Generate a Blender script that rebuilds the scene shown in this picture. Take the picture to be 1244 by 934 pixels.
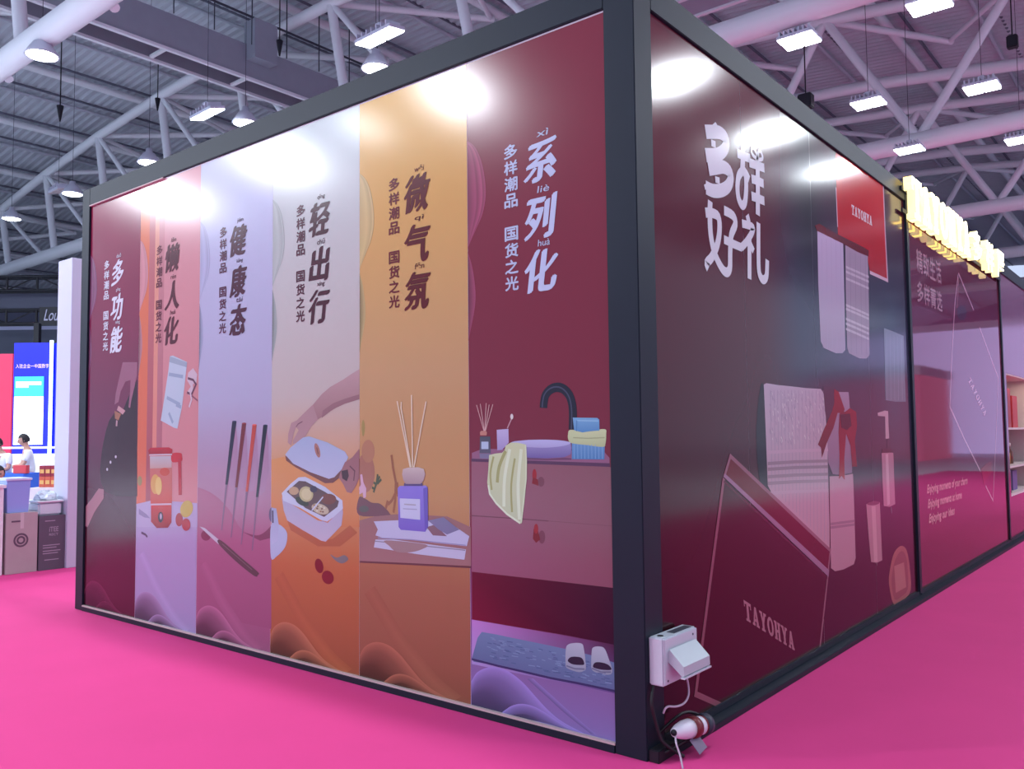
import bpy, bmesh, math, random
from mathutils import Vector, Matrix
from mathutils.geometry import tessellate_polygon
random.seed(7)
D = bpy.data; SC = bpy.context.scene; COL = SC.collection
for _o in list(D.objects): D.objects.remove(_o)

# ------------------------------------------------------------------ camera
FPX = 1034.859
CAM = Vector((2.24481, -3.77742, 1.62))
FW = Vector((-0.63045506, 0.77400106, 0.05872622)).normalized()
RT = Vector((0.7749239, 0.63197371, -0.01010831)).normalized()
UP = RT.cross(FW).normalized()
cd = D.cameras.new('camera'); cam = D.objects.new('camera', cd); COL.objects.link(cam)
cd.sensor_width = 36; cd.lens = FPX / 1244 * 36; cd.clip_end = 500
cam.matrix_world = Matrix(((RT.x, UP.x, -FW.x, CAM.x), (RT.y, UP.y, -FW.y, CAM.y), (RT.z, UP.z, -FW.z, CAM.z), (0, 0, 0, 1)))
SC.camera = cam

# ------------------------------------------------------------------ world, exposure
w = D.worlds.new('hall_air'); SC.world = w; w.use_nodes = True
bgn = w.node_tree.nodes['Background']
bgn.inputs[0].default_value = (0.54, 0.63, 0.86, 1); bgn.inputs[1].default_value = 1.15
SC.view_settings.view_transform = 'Standard'; SC.view_settings.look = 'None'
SC.view_settings.gamma = 1; SC.view_settings.exposure = 0.0; SC.view_settings.use_curve_mapping = False
LAMP_POWER = 60.0; FLOOD_POWER = 640.0

# hanging lamps of the hall: (x, y, z, shape, power factor, label)  -- each one becomes a lamp further down
LAMPS_SEEN = [
 (-18.33, 4.33, 10.5, 'round', 1, 'round white hanging lamp beside the thick white roof tube, highest on the left'),
 (-34.75, 9.79, 10.5, 'round', 1, 'small round hanging lamp nearest the left picture edge under the arched roof'),
 (-29.35, 9.82, 10.5, 'round', 1, 'round hanging lamp just left of the booth end post, on a long wire'),
 (-23.89, 9.84, 10.5, 'round', 1, 'small round lamp seen just above the left end of the booth top beam'),
 (-18.51, 9.85, 10.5, 'round', 1, 'round hanging lamp touching the booth top beam below the tilted oblong lamp'),
 (-12.99, 9.83, 10.5, 'round', 1, 'small round lamp close above the top beam, below the large square lamp'),
 (-18.75, 8.81, 10.5, 'tilted', .5, 'oblong tilted lamp with a pale reflector under the grey cable gantry'),
 (-11.74, 8.81, 10.5, 'tilted', 1, 'large oblong tilted lamp glowing above the middle of the left top beam'),
 (-28.3, 8.9, 10.2, 'tilted_off', 0, 'unlit oblong lamp with a pinkish reflector above the booth end post'),
 (-4.58, 15.11, 10.5, 'square', 1, 'largest square lamp glowing under the thick roof tube right of the corner'),
 (-4.52, 20.03, 10.5, 'square', 1, 'square lamp in the middle of the row above the right top beam'),
 (-4.70, 24.88, 10.5, 'square', 1, 'smaller square lamp above the start of the glowing sign'),
 (-1.88, 15.29, 10.5, 'square', 1, 'square lamp cut off near the top picture edge on the right'),
 (-1.92, 20.88, 10.5, 'square', 1, 'square lamp between the crossing white braces on the right'),
 (-1.82, 26.16, 10.5, 'square', 1, 'square lamp at the right picture edge beside a white brace'),
 (-46.0, 9.0, 9.2, 'round', .6, 'bright small lamp in front of the upper black stage truss'),
 (-42.14, 7.79, 7.08, 'round', .6, 'bright small lamp in front of the lower black stage truss'),
 (-44.0, 11.6, 9.1, 'round', .3, 'dim small lamp right of the bright one at the upper black truss'),
]
LAMPS_BEHIND = [(-27.1, -12.2, 10.5, 2.2), (-20.2, -12.2, 10.5, 2.6), (-12.3, -12.0, 10.5, 2.2), (-16.0, -12.1, 10.5, .5),
 (7.75, 14.9, 10.5, 1.0), (7.4, 20.3, 10.5, .85), (7.1, 24.9, 10.5, 1.1)]
LAMPS_OVER = [ (-8, -5, 10.5), (-2.2, -5, 10.5), (3.2, -5, 10.5),
 (5.5, 5.5, 10.5), (11, 8, 10.5), (3.2, 10, 10.5), (8.6, -5, 10.5), (-14, -5, 10.5), (-5, -10, 10.5), (2, -10, 10.5), (9, -10, 10.5)]

# ------------------------------------------------------------------ helpers
def s2l(c):
    return tuple((x / 255 / 12.92) if x / 255 <= 0.04045 else ((x / 255 + 0.055) / 1.055) ** 2.4 for x in c)
def mat(name, rgb, rough=.6, spec=.5, metal=0, noise=0, nscale=20, emit=None, estr=1, coat=0, bump=0):
    m = D.materials.new(name); m.use_nodes = True; nt = m.node_tree; b = nt.nodes['Principled BSDF']
    c = s2l(rgb) + (1,)
    b.inputs['Base Color'].default_value = c; b.inputs['Roughness'].default_value = rough
    b.inputs['Specular IOR Level'].default_value = spec; b.inputs['Metallic'].default_value = metal
    if coat: b.inputs['Coat Weight'].default_value = coat
    if noise or bump:
        tc = nt.nodes.new('ShaderNodeTexCoord'); n = nt.nodes.new('ShaderNodeTexNoise'); n.inputs['Scale'].default_value = nscale; n.inputs['Detail'].default_value = 5
        nt.links.new(tc.outputs['Object'], n.inputs['Vector'])
        if noise:
            mx = nt.nodes.new('ShaderNodeMix'); mx.data_type = 'RGBA'
            nt.links.new(n.outputs['Fac'], mx.inputs[0])
            mx.inputs[6].default_value = tuple(x * (1 - noise) for x in c[:3]) + (1,); mx.inputs[7].default_value = tuple(min(1, x * (1 + noise)) for x in c[:3]) + (1,)
            nt.links.new(mx.outputs[2], b.inputs['Base Color'])
        if bump:
            bp = nt.nodes.new('ShaderNodeBump'); bp.inputs['Strength'].default_value = bump; bp.inputs['Distance'].default_value = .01
            nt.links.new(n.outputs['Fac'], bp.inputs['Height']); nt.links.new(bp.outputs[0], b.inputs['Normal'])
    if emit:
        b.inputs['Emission Color'].default_value = s2l(emit) + (1,); b.inputs['Emission Strength'].default_value = estr
    return m
def print_mat(name, rough, ior=1.5, spec=.5, nb=.02):
    m = D.materials.new(name); m.use_nodes = True; nt = m.node_tree; b = nt.nodes['Principled BSDF']
    a = nt.nodes.new('ShaderNodeVertexColor'); a.layer_name = 'Col'
    nt.links.new(a.outputs['Color'], b.inputs['Base Color'])
    b.inputs['IOR'].default_value = ior; b.inputs['Specular IOR Level'].default_value = spec
    tc = nt.nodes.new('ShaderNodeTexCoord'); n = nt.nodes.new('ShaderNodeTexNoise'); n.inputs['Scale'].default_value = 2.2
    nt.links.new(tc.outputs['Object'], n.inputs['Vector'])
    mr = nt.nodes.new('ShaderNodeMapRange'); mr.inputs[3].default_value = rough * .92; mr.inputs[4].default_value = rough * 1.08
    nt.links.new(n.outputs['Fac'], mr.inputs[0]); nt.links.new(mr.outputs[0], b.inputs['Roughness'])
    bp = nt.nodes.new('ShaderNodeBump'); bp.inputs['Strength'].default_value = nb; bp.inputs['Distance'].default_value = .02
    nt.links.new(n.outputs['Fac'], bp.inputs['Height']); nt.links.new(bp.outputs[0], b.inputs['Normal'])
    return m
def link(name, me, parent=None, **kw):
    o = D.objects.new(name, me); COL.objects.link(o)
    if parent: o.parent = parent
    for k, v in kw.items(): o[k] = v
    return o
def thing(name, label, cat, loc=(0, 0, 0), group=None, rz=0):
    o = link(name, None, label=label, category=cat); o.location = loc; o.rotation_euler.z = rz; o.empty_display_size = .2
    if group: o['group'] = group
    return o
def tag(o, label, cat, group=None):
    o['label'] = label; o['category'] = cat
    if group: o['group'] = group
    return o
def mesh(name, bm, m, smooth=False):
    me = D.meshes.new(name); bmesh.ops.recalc_face_normals(bm, faces=bm.faces); bm.to_mesh(me); bm.free()
    for x in (m if isinstance(m, (list, tuple)) else [m]): me.materials.append(x)
    if smooth: me.polygons.foreach_set('use_smooth', [True] * len(me.polygons))
    return me
def bbox(bm, a, b, bev=0):
    r = bmesh.ops.create_cube(bm, size=1)
    for v in r['verts']:
        v.co = Vector(((a[i] + b[i]) / 2 + v.co[i] * (b[i] - a[i]) for i in range(3)))
    if bev:
        es = list({e for v in r['verts'] for e in v.link_edges})
        bmesh.ops.bevel(bm, geom=es, offset=bev, segments=2, affect='EDGES')
    return r
def box(name, a, b, m, parent=None, bev=0, **kw):
    bm = bmesh.new(); bbox(bm, a, b, bev); return link(name, mesh(name, bm, m), parent, **kw)
_cyl = {}
def rod(name, a, b, r, m, parent=None, r2=None, seg=12, **kw):
    key = (m.name, seg, None if r2 is None else round(r2 / r, 3))
    if key not in _cyl:
        bm = bmesh.new(); bmesh.ops.create_cone(bm, segments=seg, radius1=1, radius2=1 if r2 is None else r2 / r, depth=1, cap_ends=True)
        _cyl[key] = mesh('rod', bm, m); 
        for p in _cyl[key].polygons: p.use_smooth = len(p.vertices) == 4
    a = Vector(a); b = Vector(b); o = link(name, _cyl[key], parent, **kw)
    d = b - a; o.location = (a + b) / 2; o.rotation_mode = 'QUATERNION'; o.rotation_quaternion = d.to_track_quat('Z', 'Y'); o.scale = (r, r, d.length)
    return o
def tube(name, pts, r, m, parent=None, res=6, **kw):
    cu = D.curves.new(name, 'CURVE'); cu.dimensions = '3D'; cu.bevel_depth = r; cu.bevel_resolution = 3; cu.use_fill_caps = True
    sp = cu.splines.new('NURBS'); sp.points.add(len(pts) - 1); sp.order_u = 3; sp.use_endpoint_u = True; sp.resolution_u = res
    for p, q in zip(sp.points, pts): p.co = (*q, 1)
    t = D.objects.new('t', cu); me = D.meshes.new_from_object(t); D.objects.remove(t); me.materials.append(m)
    me.polygons.foreach_set('use_smooth', [True] * len(me.polygons))
    return link(name, me, parent, **kw)
def lathe(bm, prof, seg=24, M=Matrix()):
    rings = []
    for r, z in prof:
        rings.append([bm.verts.new(M @ Vector((r * math.cos(2 * math.pi * k / seg), r * math.sin(2 * math.pi * k / seg), z))) for k in range(seg)])
    for A, B in zip(rings, rings[1:]):
        for k in range(seg): bm.faces.new((A[k], A[(k + 1) % seg], B[(k + 1) % seg], B[k]))
    for R_ in (rings[0], rings[-1]):
        try: bm.faces.new(R_)
        except ValueError: pass

# pixel of the photograph (1244x934) -> ray -> real surfaces of the hall
def ray(px, py):
    return FW + RT * ((px - 622) / FPX) - UP * ((py - 467) / FPX)
def at_x(px, py, x):
    d = ray(px, py); return CAM + d * ((x - CAM.x) / d.x)
def at_y(px, py, y):
    d = ray(px, py); return CAM + d * ((y - CAM.y) / d.y)
def at_z(px, py, z):
    d = ray(px, py); return CAM + d * ((z - CAM.z) / d.z)
TH = .012   # board thickness in front of the booth core
def LW(p, off=0): return at_y(p[0], p[1], 0)
def RW(p, off=0): return at_x(p[0], p[1], 0)
EDGE = [-6.08, -5.11, -4.12, -3.12, -2.137, -1.154, -0.157]
def loc2(strip, s, z): return Vector((EDGE[strip - 1] + s, 0, z))
def plane2(side, P): return (P.x, P.z) if side == 'L' else (P.y, P.z)
def plane3(side, q, layer):
    o = TH + .0003 * (layer + (q[2] if len(q) > 2 else 0))
    return Vector((q[0], -o, q[1])) if side == 'L' else Vector((o, q[0], q[1]))
def colr(c, k=1): return tuple(min(.92, max(0, x * k)) for x in s2l(c))
PRINT_L = print_mat('glossy_vinyl_print', .17, 1.5, .32)
PRINT_R = print_mat('glossy_vinyl_print_right', .13, 1.5, .22)
PRINT_B = print_mat('mirror_gloss_acrylic_print', .04, 1.5, .38)
PM = {'L': PRINT_L, 'R': PRINT_R, 'B': PRINT_B}
CNT = [0]
BOUNCE_TINT_L = ((.66, .95, .88), (.80, .92, .86)); BOUNCE_TINT_R = ((.78, .98, .68), (.95, .9, .84))
def bounce_tint(z, sd):   # colour tint countering the pink light bounced off the carpet: foot of the panel -> top
    t = min(1, max(0, z / 3.0)); a, b = BOUNCE_TINT_L if sd == 'L' else BOUNCE_TINT_R
    return tuple(p + (q - p) * t for p, q in zip(a, b))
def setcol(me, cols):
    a = me.color_attributes.new('Col', 'FLOAT_COLOR', 'POINT')
    a.data.foreach_set('color', [x for c in cols for x in (*c, 1)])
def flat(name, parent, side, verts2, faces, cols, layer, label=None):
    sd = 'L' if side == 'L' else 'R'
    CNT[0] += 1; layer = layer + (CNT[0] % 8) * .09 if layer else 0
    cols = [tuple(min(.92, a * b) for a, b in zip(c, bounce_tint(v[1], sd))) for c, v in zip(cols, verts2)]
    me = D.meshes.new(name); me.from_pydata([plane3(sd, v, layer) for v in verts2], [], faces); setcol(me, cols); me.materials.append(PM[side])
    me.update()
    # face the normals outwards
    n = Vector((0, -1, 0)) if sd == 'L' else Vector((1, 0, 0))
    if len(me.polygons) and sum(p.normal.dot(n) * p.area for p in me.polygons) < 0: me.flip_normals()
    o = link(name, me, parent)
    if label: o['label'] = label
    return o
def smooth_pts(pts, n=5, closed=True):
    out = []; N = len(pts)
    rng = range(N) if closed else range(N - 1)
    for i in rng:
        p0, p1, p2, p3 = [pts[(i + k) % N] if closed else pts[min(max(i + k, 0), N - 1)] for k in (-1, 0, 1, 2)]
        for j in range(n):
            t = j / n
            out.append(tuple(.5 * ((2 * p1[k]) + (-p0[k] + p2[k]) * t + (2 * p0[k] - 5 * p1[k] + 4 * p2[k] - p3[k]) * t * t + (-p0[k] + 3 * p1[k] - 3 * p2[k] + p3[k]) * t ** 3) for k in (0, 1)))
    if not closed: out.append(tuple(pts[-1][:2]))
    return out
def to2(side, pts, strip=None):
    if strip: return [(EDGE[strip - 1] + a, b) for a, b in pts]
    return [plane2('L', LW(p)) if side == 'L' else plane2('R', RW(p)) for p in pts]
def poly(name, parent, side, pts, col, layer=1, smooth=False, col2=None, strip=None, cols=None, label=None, horiz=False):
    """a flat printed area; col..col2 is a printed gradient from top to bottom (or left to right)"""
    if smooth: pts = smooth_pts(pts)
    q = to2(side, pts, strip)
    tri = tessellate_polygon([[Vector((a, b, 0)) for a, b in q]])
    if cols: cc = [colr(c) for c in cols]
    elif col2:
        ax = 0 if horiz else 1
        v = [p[ax] for p in q]; lo, hi = min(v), max(v); A, B = (colr(col), colr(col2))
        f = [(x - lo) / (hi - lo + 1e-9) if horiz else (hi - x) / (hi - lo + 1e-9) for x in v]
        cc = [tuple(a + (b - a) * t for a, b in zip(A, B)) for t in f]
    else: cc = [colr(col)] * len(q)
    return flat(name, parent, side, q, [tuple(t) for t in tri], cc, layer, label)
def ell(name, parent, side, c, rx, ry, col, layer=1, rot=0, n=20, **kw):
    ca, sa = math.cos(rot), math.sin(rot)
    pts = [(c[0] + rx * math.cos(t) * ca - ry * math.sin(t) * sa, c[1] + rx * math.cos(t) * sa + ry * math.sin(t) * ca) for t in [2 * math.pi * k / n for k in range(n)]]
    return poly(name, parent, side, pts, col, layer, **kw)
def strokes2(lines, wd):
    """2d strokes -> verts, faces (mitred ribbons, each line a hair above the one before)"""
    V = []; F = []
    for li, L in enumerate(lines):
        ww = wd
        if isinstance(L, dict): ww = L['w']; L = L['p']
        L = [p for i, p in enumerate(L) if i == 0 or math.hypot(p[0] - L[i - 1][0], p[1] - L[i - 1][1]) > 1e-5]
        k = len(V); N = []
        for p, q in zip(L, L[1:]):
            d = math.hypot(q[0] - p[0], q[1] - p[1]); N.append((-(q[1] - p[1]) / d, (q[0] - p[0]) / d))
        for i, p in enumerate(L):
            a, b = N[max(0, i - 1)], N[min(i, len(N) - 1)]; m = (a[0] + b[0], a[1] + b[1]); l2 = m[0] ** 2 + m[1] ** 2
            g = min(1.5, 2 / max(math.sqrt(l2), .3)) / max(math.sqrt(l2), 1e-3) * ww / 2
            V += [(p[0] + m[0] * g, p[1] + m[1] * g, .13 * (li % 9)), (p[0] - m[0] * g, p[1] - m[1] * g, .13 * (li % 9))]
        for i in range(len(L) - 1): F.append((k + 2 * i, k + 2 * i + 1, k + 2 * i + 3, k + 2 * i + 2))
    return V, F
def stroke(name, parent, side, pts, wd, col, layer=1, smooth=False, label=None, many=False):
    L = pts if many else [pts]
    if smooth: L = [smooth_pts(l, 4, False) for l in L]
    L = [to2(side, l) for l in L]
    V, F = strokes2(L, wd)
    return flat(name, parent, side, V, F, [colr(col)] * len(V), layer, label)
def loft(name, parent, side, curves, cols, layer=1, strip=None, n=4, label=None):
    cs = [to2(side, smooth_pts(c, n, False), strip) for c in curves]
    m = len(cs[0]); V = [p for c in cs for p in c]; F = []
    for i in range(len(cs) - 1):
        for k in range(m - 1):
            a = i * m + k; F.append((a, a + 1, a + m + 1)); F.append((a, a + m + 1, a + m))
    cc = [c if isinstance(c[0], float) and max(c) <= 1 else colr(c) for c in cols for _ in range(m)]
    return flat(name, parent, side, V, F, cc, layer, label)
def grid(name, parent, side, x0, x1, z0, z1, fn, step=.03):
    nx = max(2, int((x1 - x0) / step)); nz = max(2, int((z1 - z0) / step)); V = []; C = []
    for j in range(nz + 1):
        for i in range(nx + 1):
            x = x0 + (x1 - x0) * i / nx; z = z0 + (z1 - z0) * j / nz; V.append((x, z)); C.append(fn(x, z))
    F = [(j * (nx + 1) + i, j * (nx + 1) + i + 1, (j + 1) * (nx + 1) + i + 1, (j + 1) * (nx + 1) + i) for j in range(nz) for i in range(nx)]
    return flat(name, parent, side, V, F, C, 0)
def stops(z, st):
    if z <= st[0][0]: return colr(st[0][1])
    for (a, c), (b, d) in zip(st, st[1:]):
        if z <= b:
            t = (z - a) / (b - a); A, B = colr(c), colr(d); return tuple(p + (q - p) * t for p, q in zip(A, B))
    return colr(st[-1][1])
def mixc(a, b, t): return tuple(x + (y - x) * t for x, y in zip(a, b))
def sm(a, b, x):
    t = min(1, max(0, (x - a) / (b - a))); return t * t * (3 - 2 * t)

def text_geo(s, bold=0., shear=0., extrude=0.):
    cu = D.curves.new('t', 'FONT'); cu.body = s; cu.size = 1; cu.offset = bold; cu.shear = shear; cu.extrude = extrude
    o = D.objects.new('t', cu); COL.objects.link(o); bpy.context.view_layer.update()
    me = D.meshes.new_from_object(o.evaluated_get(bpy.context.evaluated_depsgraph_get()))
    V = [tuple(v.co) for v in me.vertices]; F = [tuple(p.vertices) for p in me.polygons]
    D.objects.remove(o); D.meshes.remove(me)
    return V, F
def fit(V, x0, x1, z0, z1):
    xs = [v[0] for v in V]; ys = [v[1] for v in V]
    a, b, c, d = min(xs), max(xs), min(ys), max(ys)
    return [(x0 + (v[0] - a) / (b - a) * (x1 - x0), z0 + (v[1] - c) / (d - c) * (z1 - z0)) for v in V]
def lettering(name, parent, side, items, col, layer=6, label=None):
    """items: (string, x0, x1, z0, z1, bold, shear, nib)"""
    VV = []; FF = []
    for s, x0, x1, z0, z1, bold, shear, nib in items:
        V, F = text_geo(s, 0, shear)
        if not V: continue
        h = z1 - z0; bw = bold * h; n2 = nib
        V = fit(V, x0 + bw + n2, x1 - bw - n2, z0 + bw + n2 * .6, z1 - bw - n2 * .6)
        offs = [(0, 0)] + ([(bw, 0), (-bw, 0), (0, bw), (0, -bw)] if bold else []) + ([(n2, n2 * .6), (-n2, -n2 * .6), (n2 * .5, n2 * .3), (-n2 * .5, -n2 * .3)] if nib else [])
        for oi, (dx, dz) in enumerate(offs):
            k = len(VV); VV += [(x + dx, z + dz, .1 * oi) for x, z in V]; FF += [tuple(i + k for i in f) for f in F]
    return flat(name, parent, side, VV, FF, [colr(col)] * len(VV), layer, label)
# slab serif capitals in a unit box, drawn as boxes and slanted bars (x, y in 0..1)
def slab(ch):
    t = .26; s = .16
    def q(*p): return list(p)
    R = lambda a, b, c, d: [(a, b), (c, b), (c, d), (a, d)]
    t = .3
    if ch == 'T': return [R(.5 - t / 2, 0, .5 + t / 2, 1), R(0, 1 - s, 1, 1), R(0, .68, .12, 1), R(.88, .68, 1, 1), R(.2, 0, .8, s * .8)]
    if ch == 'H': return [R(.1, 0, .1 + t, 1), R(.9 - t, 0, .9, 1), R(.2, .42, .8, .58), R(0, 0, .45, s * .8), R(.55, 0, 1, s * .8), R(0, 1 - s * .8, .45, 1), R(.55, 1 - s * .8, 1, 1)]
    if ch == 'A': return [[(.08, 0), (.3, 0), (.56, 1), (.38, 1)], [(.62, 0), (.94, 0), (.64, 1), (.38, 1)], R(.26, .24, .7, .38), R(0, 0, .4, s * .8), R(.55, 0, 1, s * .8)]
    if ch == 'Y': return [R(.5 - t / 2, 0, .5 + t / 2, .5), [(.06, 1), (.36, 1), (.63, .42), (.37, .42)], [(.64, 1), (.92, 1), (.63, .42), (.4, .42)], R(.22, 0, .78, s * .8), R(0, 1 - s * .8, .42, 1), R(.58, 1 - s * .8, 1, 1)]
    if ch == 'O':
        out = []; n = 20
        for k in range(n):
            a, b = 2 * math.pi * k / n, 2 * math.pi * (k + 1) / n
            out.append([(.5 + .5 * math.cos(a), .5 + .51 * math.sin(a)), (.5 + .5 * math.cos(b), .5 + .51 * math.sin(b)), (.5 + .22 * math.cos(b), .5 + .34 * math.sin(b)), (.5 + .22 * math.cos(a), .5 + .34 * math.sin(a))])
        return out
def slab_word(word, origin, xv, yv, gap=.12):
    """2d verts/faces for a word laid on vectors xv (whole word) and yv (height)"""
    n = len(word); cw = 1 / (n + gap * (n - 1)); V = []; F = []
    for i, ch in enumerate(word):
        for pi, pl in enumerate(slab(ch)):
            k = len(V)
            for (a, b) in pl:
                u = (i * (1 + gap) + a) * cw
                V.append((origin[0] + xv[0] * u + yv[0] * b, origin[1] + xv[1] * u + yv[1] * b, .1 * (pi % 9)))
            F.append(tuple(range(k, k + len(pl))))
    return V, F
def word_decal(name, parent, side, word, TL, BL, TR, BR, col, layer=6, label=None):
    q = to2(side, [TL, BL, TR, BR]); xv = (q[3][0] - q[1][0], q[3][1] - q[1][1]); yv = (q[0][0] - q[1][0], q[0][1] - q[1][1])
    V, F = slab_word(word, q[1], xv, yv)
    return flat(name, parent, side, V, F, [colr(col)] * len(V), layer, label)

# ------------------------------------------------------------------ materials
M = dict(
 carpet=mat('pink_carpet', (216, 62, 134), .85, .3, noise=.07, nscale=1.3, bump=.15),
 steel=mat('painted_white_steel', (226, 230, 236), .5, .4, noise=.05, nscale=2),
 deck=mat('grey_roof_sheet', (186, 190, 200), .6, .3, noise=.1, nscale=.6),
 purlin=mat('grey_purlin_steel', (180, 184, 196), .5, .4),
 shade=mat('grey_strut_steel', (98, 100, 116), .6),
 duct=mat('galvanised_grey_metal', (146, 154, 166), .5, .5, noise=.08, nscale=3),
 darkmetal=mat('dark_grey_metal', (52, 56, 72), .5, .5),
 black=mat('black_paint', (22, 24, 34), .5, .4),
 frame=mat('dark_slate_frame_paint', (29, 37, 50), .45, .2, noise=.12, nscale=3),
 core=mat('booth_core_board', (70, 60, 70), .7),
 edge=mat('pale_print_edge', (190, 170, 170), .5),
 white=mat('white_paint', (226, 224, 232), .5, .4, noise=.03, nscale=4),
 lens=mat('lamp_lens', (255, 255, 255), .3, emit=(238, 246, 255), estr=14),
 lensoff=mat('unlit_reflector', (214, 196, 200), .3, .5),
 lampbody=mat('lamp_housing', (200, 204, 220), .4, .5),
 glow=mat('glowing_letter_face', (255, 250, 230), .4, emit=(255, 250, 220), estr=3.8),
 glowside=mat('glowing_letter_side', (230, 215, 150), .4, emit=(250, 236, 172), estr=1.3),  # sides emit too, as the warm fringe of the letter glow
 plastic=mat('grey_white_plastic', (196, 206, 214), .35, .5, noise=.04, nscale=15),
 plug=mat('white_plug_plastic', (228, 226, 236), .35),
 plugred=mat('dark_red_plug_band', (120, 36, 44), .4),
 cablew=mat('pale_cable_sheath', (196, 184, 200), .45),
 cableb=mat('black_cable_sheath', (20, 18, 24), .5),
)

# ------------------------------------------------------------------ setting: floor, roof, far walls
def wedge_floor():
    bm = bmesh.new(); bbox(bm, (-70, -40, -.1), (42, 82, -.003)); return mesh('floor', bm, mat('pale_hall_floor', (206, 210, 220), .5, .4, noise=.05, nscale=.5))
link('floor', wedge_floor(), kind='structure')
tag(box('carpet', (-11.5, -6.5, -.003), (6, 34, .0), M['carpet']), 'bright pink carpet covering the aisle all round the printed booth', 'carpet')
def arch(x): return 15.0 - .0035 * (x + 20) ** 2
def roof():
    bm = bmesh.new(); xs = [-58 + 76 * k / 22 for k in range(23)]
    y = -14.0; prof = []
    while y < 80:
        prof += [(y, 0), (y + .1, 0), (y + .16, .09), (y + .26, .09)]; y += .32
    prev = None
    for x in xs:
        z = arch(x) + 1.05
        row = [bm.verts.new((x, py, z + pz)) for py, pz in prof]
        if prev:
            for k in range(len(row) - 1): bm.faces.new((prev[k], row[k], row[k + 1], prev[k + 1]))
        prev = row
    return mesh('ceiling', bm, M['deck'])
ceil = link('ceiling', roof(), kind='structure')
k = 0; x = -56.4
while x < 17:
    big = k % 2 == 0
    z = arch(x) + (.78 if big else .92)
    rod('purlin', (x, -14, z), (x, 79, z), .15 if big else .07, M['steel'] if big else M['purlin'], ceil, seg=8)
    rod('purlin', (x + .5, -14, z + .12), (x + .5, 79, z + .12), .05, M['shade'], ceil, seg=6)
    x += 2.55; k += 1
box('wall_left', (-59, -14, 0), (-58.6, 80, 10.5), mat('hall_end_wall', (110, 114, 136), .7, noise=.08, nscale=.4), kind='structure')
box('wall_back', (-58.6, 80, 0), (20, 80.4, 14.5), mat('hall_back_wall', (120, 124, 150), .7, noise=.08, nscale=.4), kind='structure')

def bar_chain(xs): return [(x, arch(x)) for x in xs]
def truss(y, x0, phase, label, node=5.1, lat=True):
    t = thing('roof_truss', label, 'roof truss', (0, 0, 0), 'white tubular roof trusses')
    rod('lower_chord', (-54, y, 9.95), (17, y, 9.95), .27, M['steel'], t, seg=18)
    xs = []; x = phase
    while x > -54: x -= node
    x += node
    while x < 15: xs.append(x); x += node
    for a, b in zip(xs, xs[1:]):
        rod('upper_chord', (a, y, arch(a)), (b, y, arch(b)), .18, M['steel'], t)
    for a in xs:
        if y > 15:
            for s in (-2.6, 2.6): rod('web_brace', (a + s, y, 9.95), (a, y, arch(a)), .13, M['steel'], t)
        else:
            rod('web_brace', (a, y, arch(a)), (a + 1.1, y, 9.95), .15, M['steel'], t)
            rod('web_brace', (a, y, arch(a)), (a + 4.4, y + .4, 9.95), .1, M['steel'], t)
        if lat:
            rod('lateral_brace', (a, y, arch(a)), (a + 2.6, y + 4.7, arch(a + 2.6) + .5), .11, M['steel'], t)
            rod('lateral_brace', (a, y, arch(a)), (a - 2.6, y + 4.7, arch(a - 2.6) + .5), .08, M['steel'], t)
    return t
truss(3.45, 0, -18.2, 'nearest white roof truss, its thick tube crossing the top left corner')
truss(12.6, 0, -18.16, 'white roof truss with node joints running down above the left top beam')
truss(22.4, 0, -6.4, 'white roof truss with crossing braces above the booth right side')
truss(32.0, 0, -6.0, 'white roof truss whose lower tube shows just above the glowing sign')
truss(41.8, 0, -6.2, 'distant white roof truss low behind the glowing sign letters')
truss(51.5, 0, -6.2, 'farthest white roof truss near the horizon on the right')
for i, (yy, zz, lb) in enumerate(((17.4, .55, 'white cross beam under the roof between the first tubes right of the corner'), (27.2, .5, 'white cross beam under the roof behind the square lamps'), (37, .5, 'far white cross beam under the roof above the sign'))):
    t = thing('cross_beam', lb, 'roof beam', (0, 0, 0), 'white cross beams')
    xs = [-40, -30, -22, -14, -6, 2, 10, 16]
    for a, b in zip(xs, xs[1:]): rod('beam_length', (a, yy, arch(a) - zz), (b, yy, arch(b) - zz), .2, M['steel'], t)

# cable gantry under the roof, hangers and hand rail
g = thing('cable_gantry', 'long grey cable gantry with slotted underside and handrail hung below the roof', 'gantry', (-20.1, 9.5, 12.5))
box('side_panel', (.28, -6.5, .0), (.34, 6.5, 1.0), M['duct'], g)
box('side_panel', (-.68, -6.5, .0), (-.62, 6.5, .35), M['duct'], g)
for yy in [-6.5 + 2.6 * k for k in range(6)]: box('cross_bar', (-.66, yy - .05, -.02), (.3, yy + .05, .06), M['steel'], g)
box('edge_rail', (.26, -6.5, -.08), (.38, 6.5, 0), M['steel'], g); box('edge_rail', (-.72, -6.5, -.08), (-.6, 6.5, 0), M['steel'], g)
box('dark_liner', (-.5, -6.5, .4), (.2, 6.5, .46), M['darkmetal'], g)
rod('hand_rail', (.6, -6.5, 1.75), (.6, 6.5, 1.75), .035, M['darkmetal'], g)
for k in range(11): rod('hanger_rod', (.6, -6.3 + 1.25 * k, .9), (.6, -6.3 + 1.25 * k, 2.9), .02, M['darkmetal'], g, seg=6)
box('junction_box', (.2, 1.2, .5), (.75, 2.0, 1.7), M['duct'], g)
g2 = thing('cable_duct', 'grey louvred duct crossing at the top edge right of the booth corner', 'duct', (-5, 13.9, 11.6))
box('duct_body', (-7, -.3, 0), (8, .5, .5), M['duct'], g2); box('edge_rail', (-7, -.4, -.05), (8, -.3, .05), M['steel'], g2); box('edge_rail', (-7, .5, -.05), (8, .6, .05), M['steel'], g2)
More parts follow.
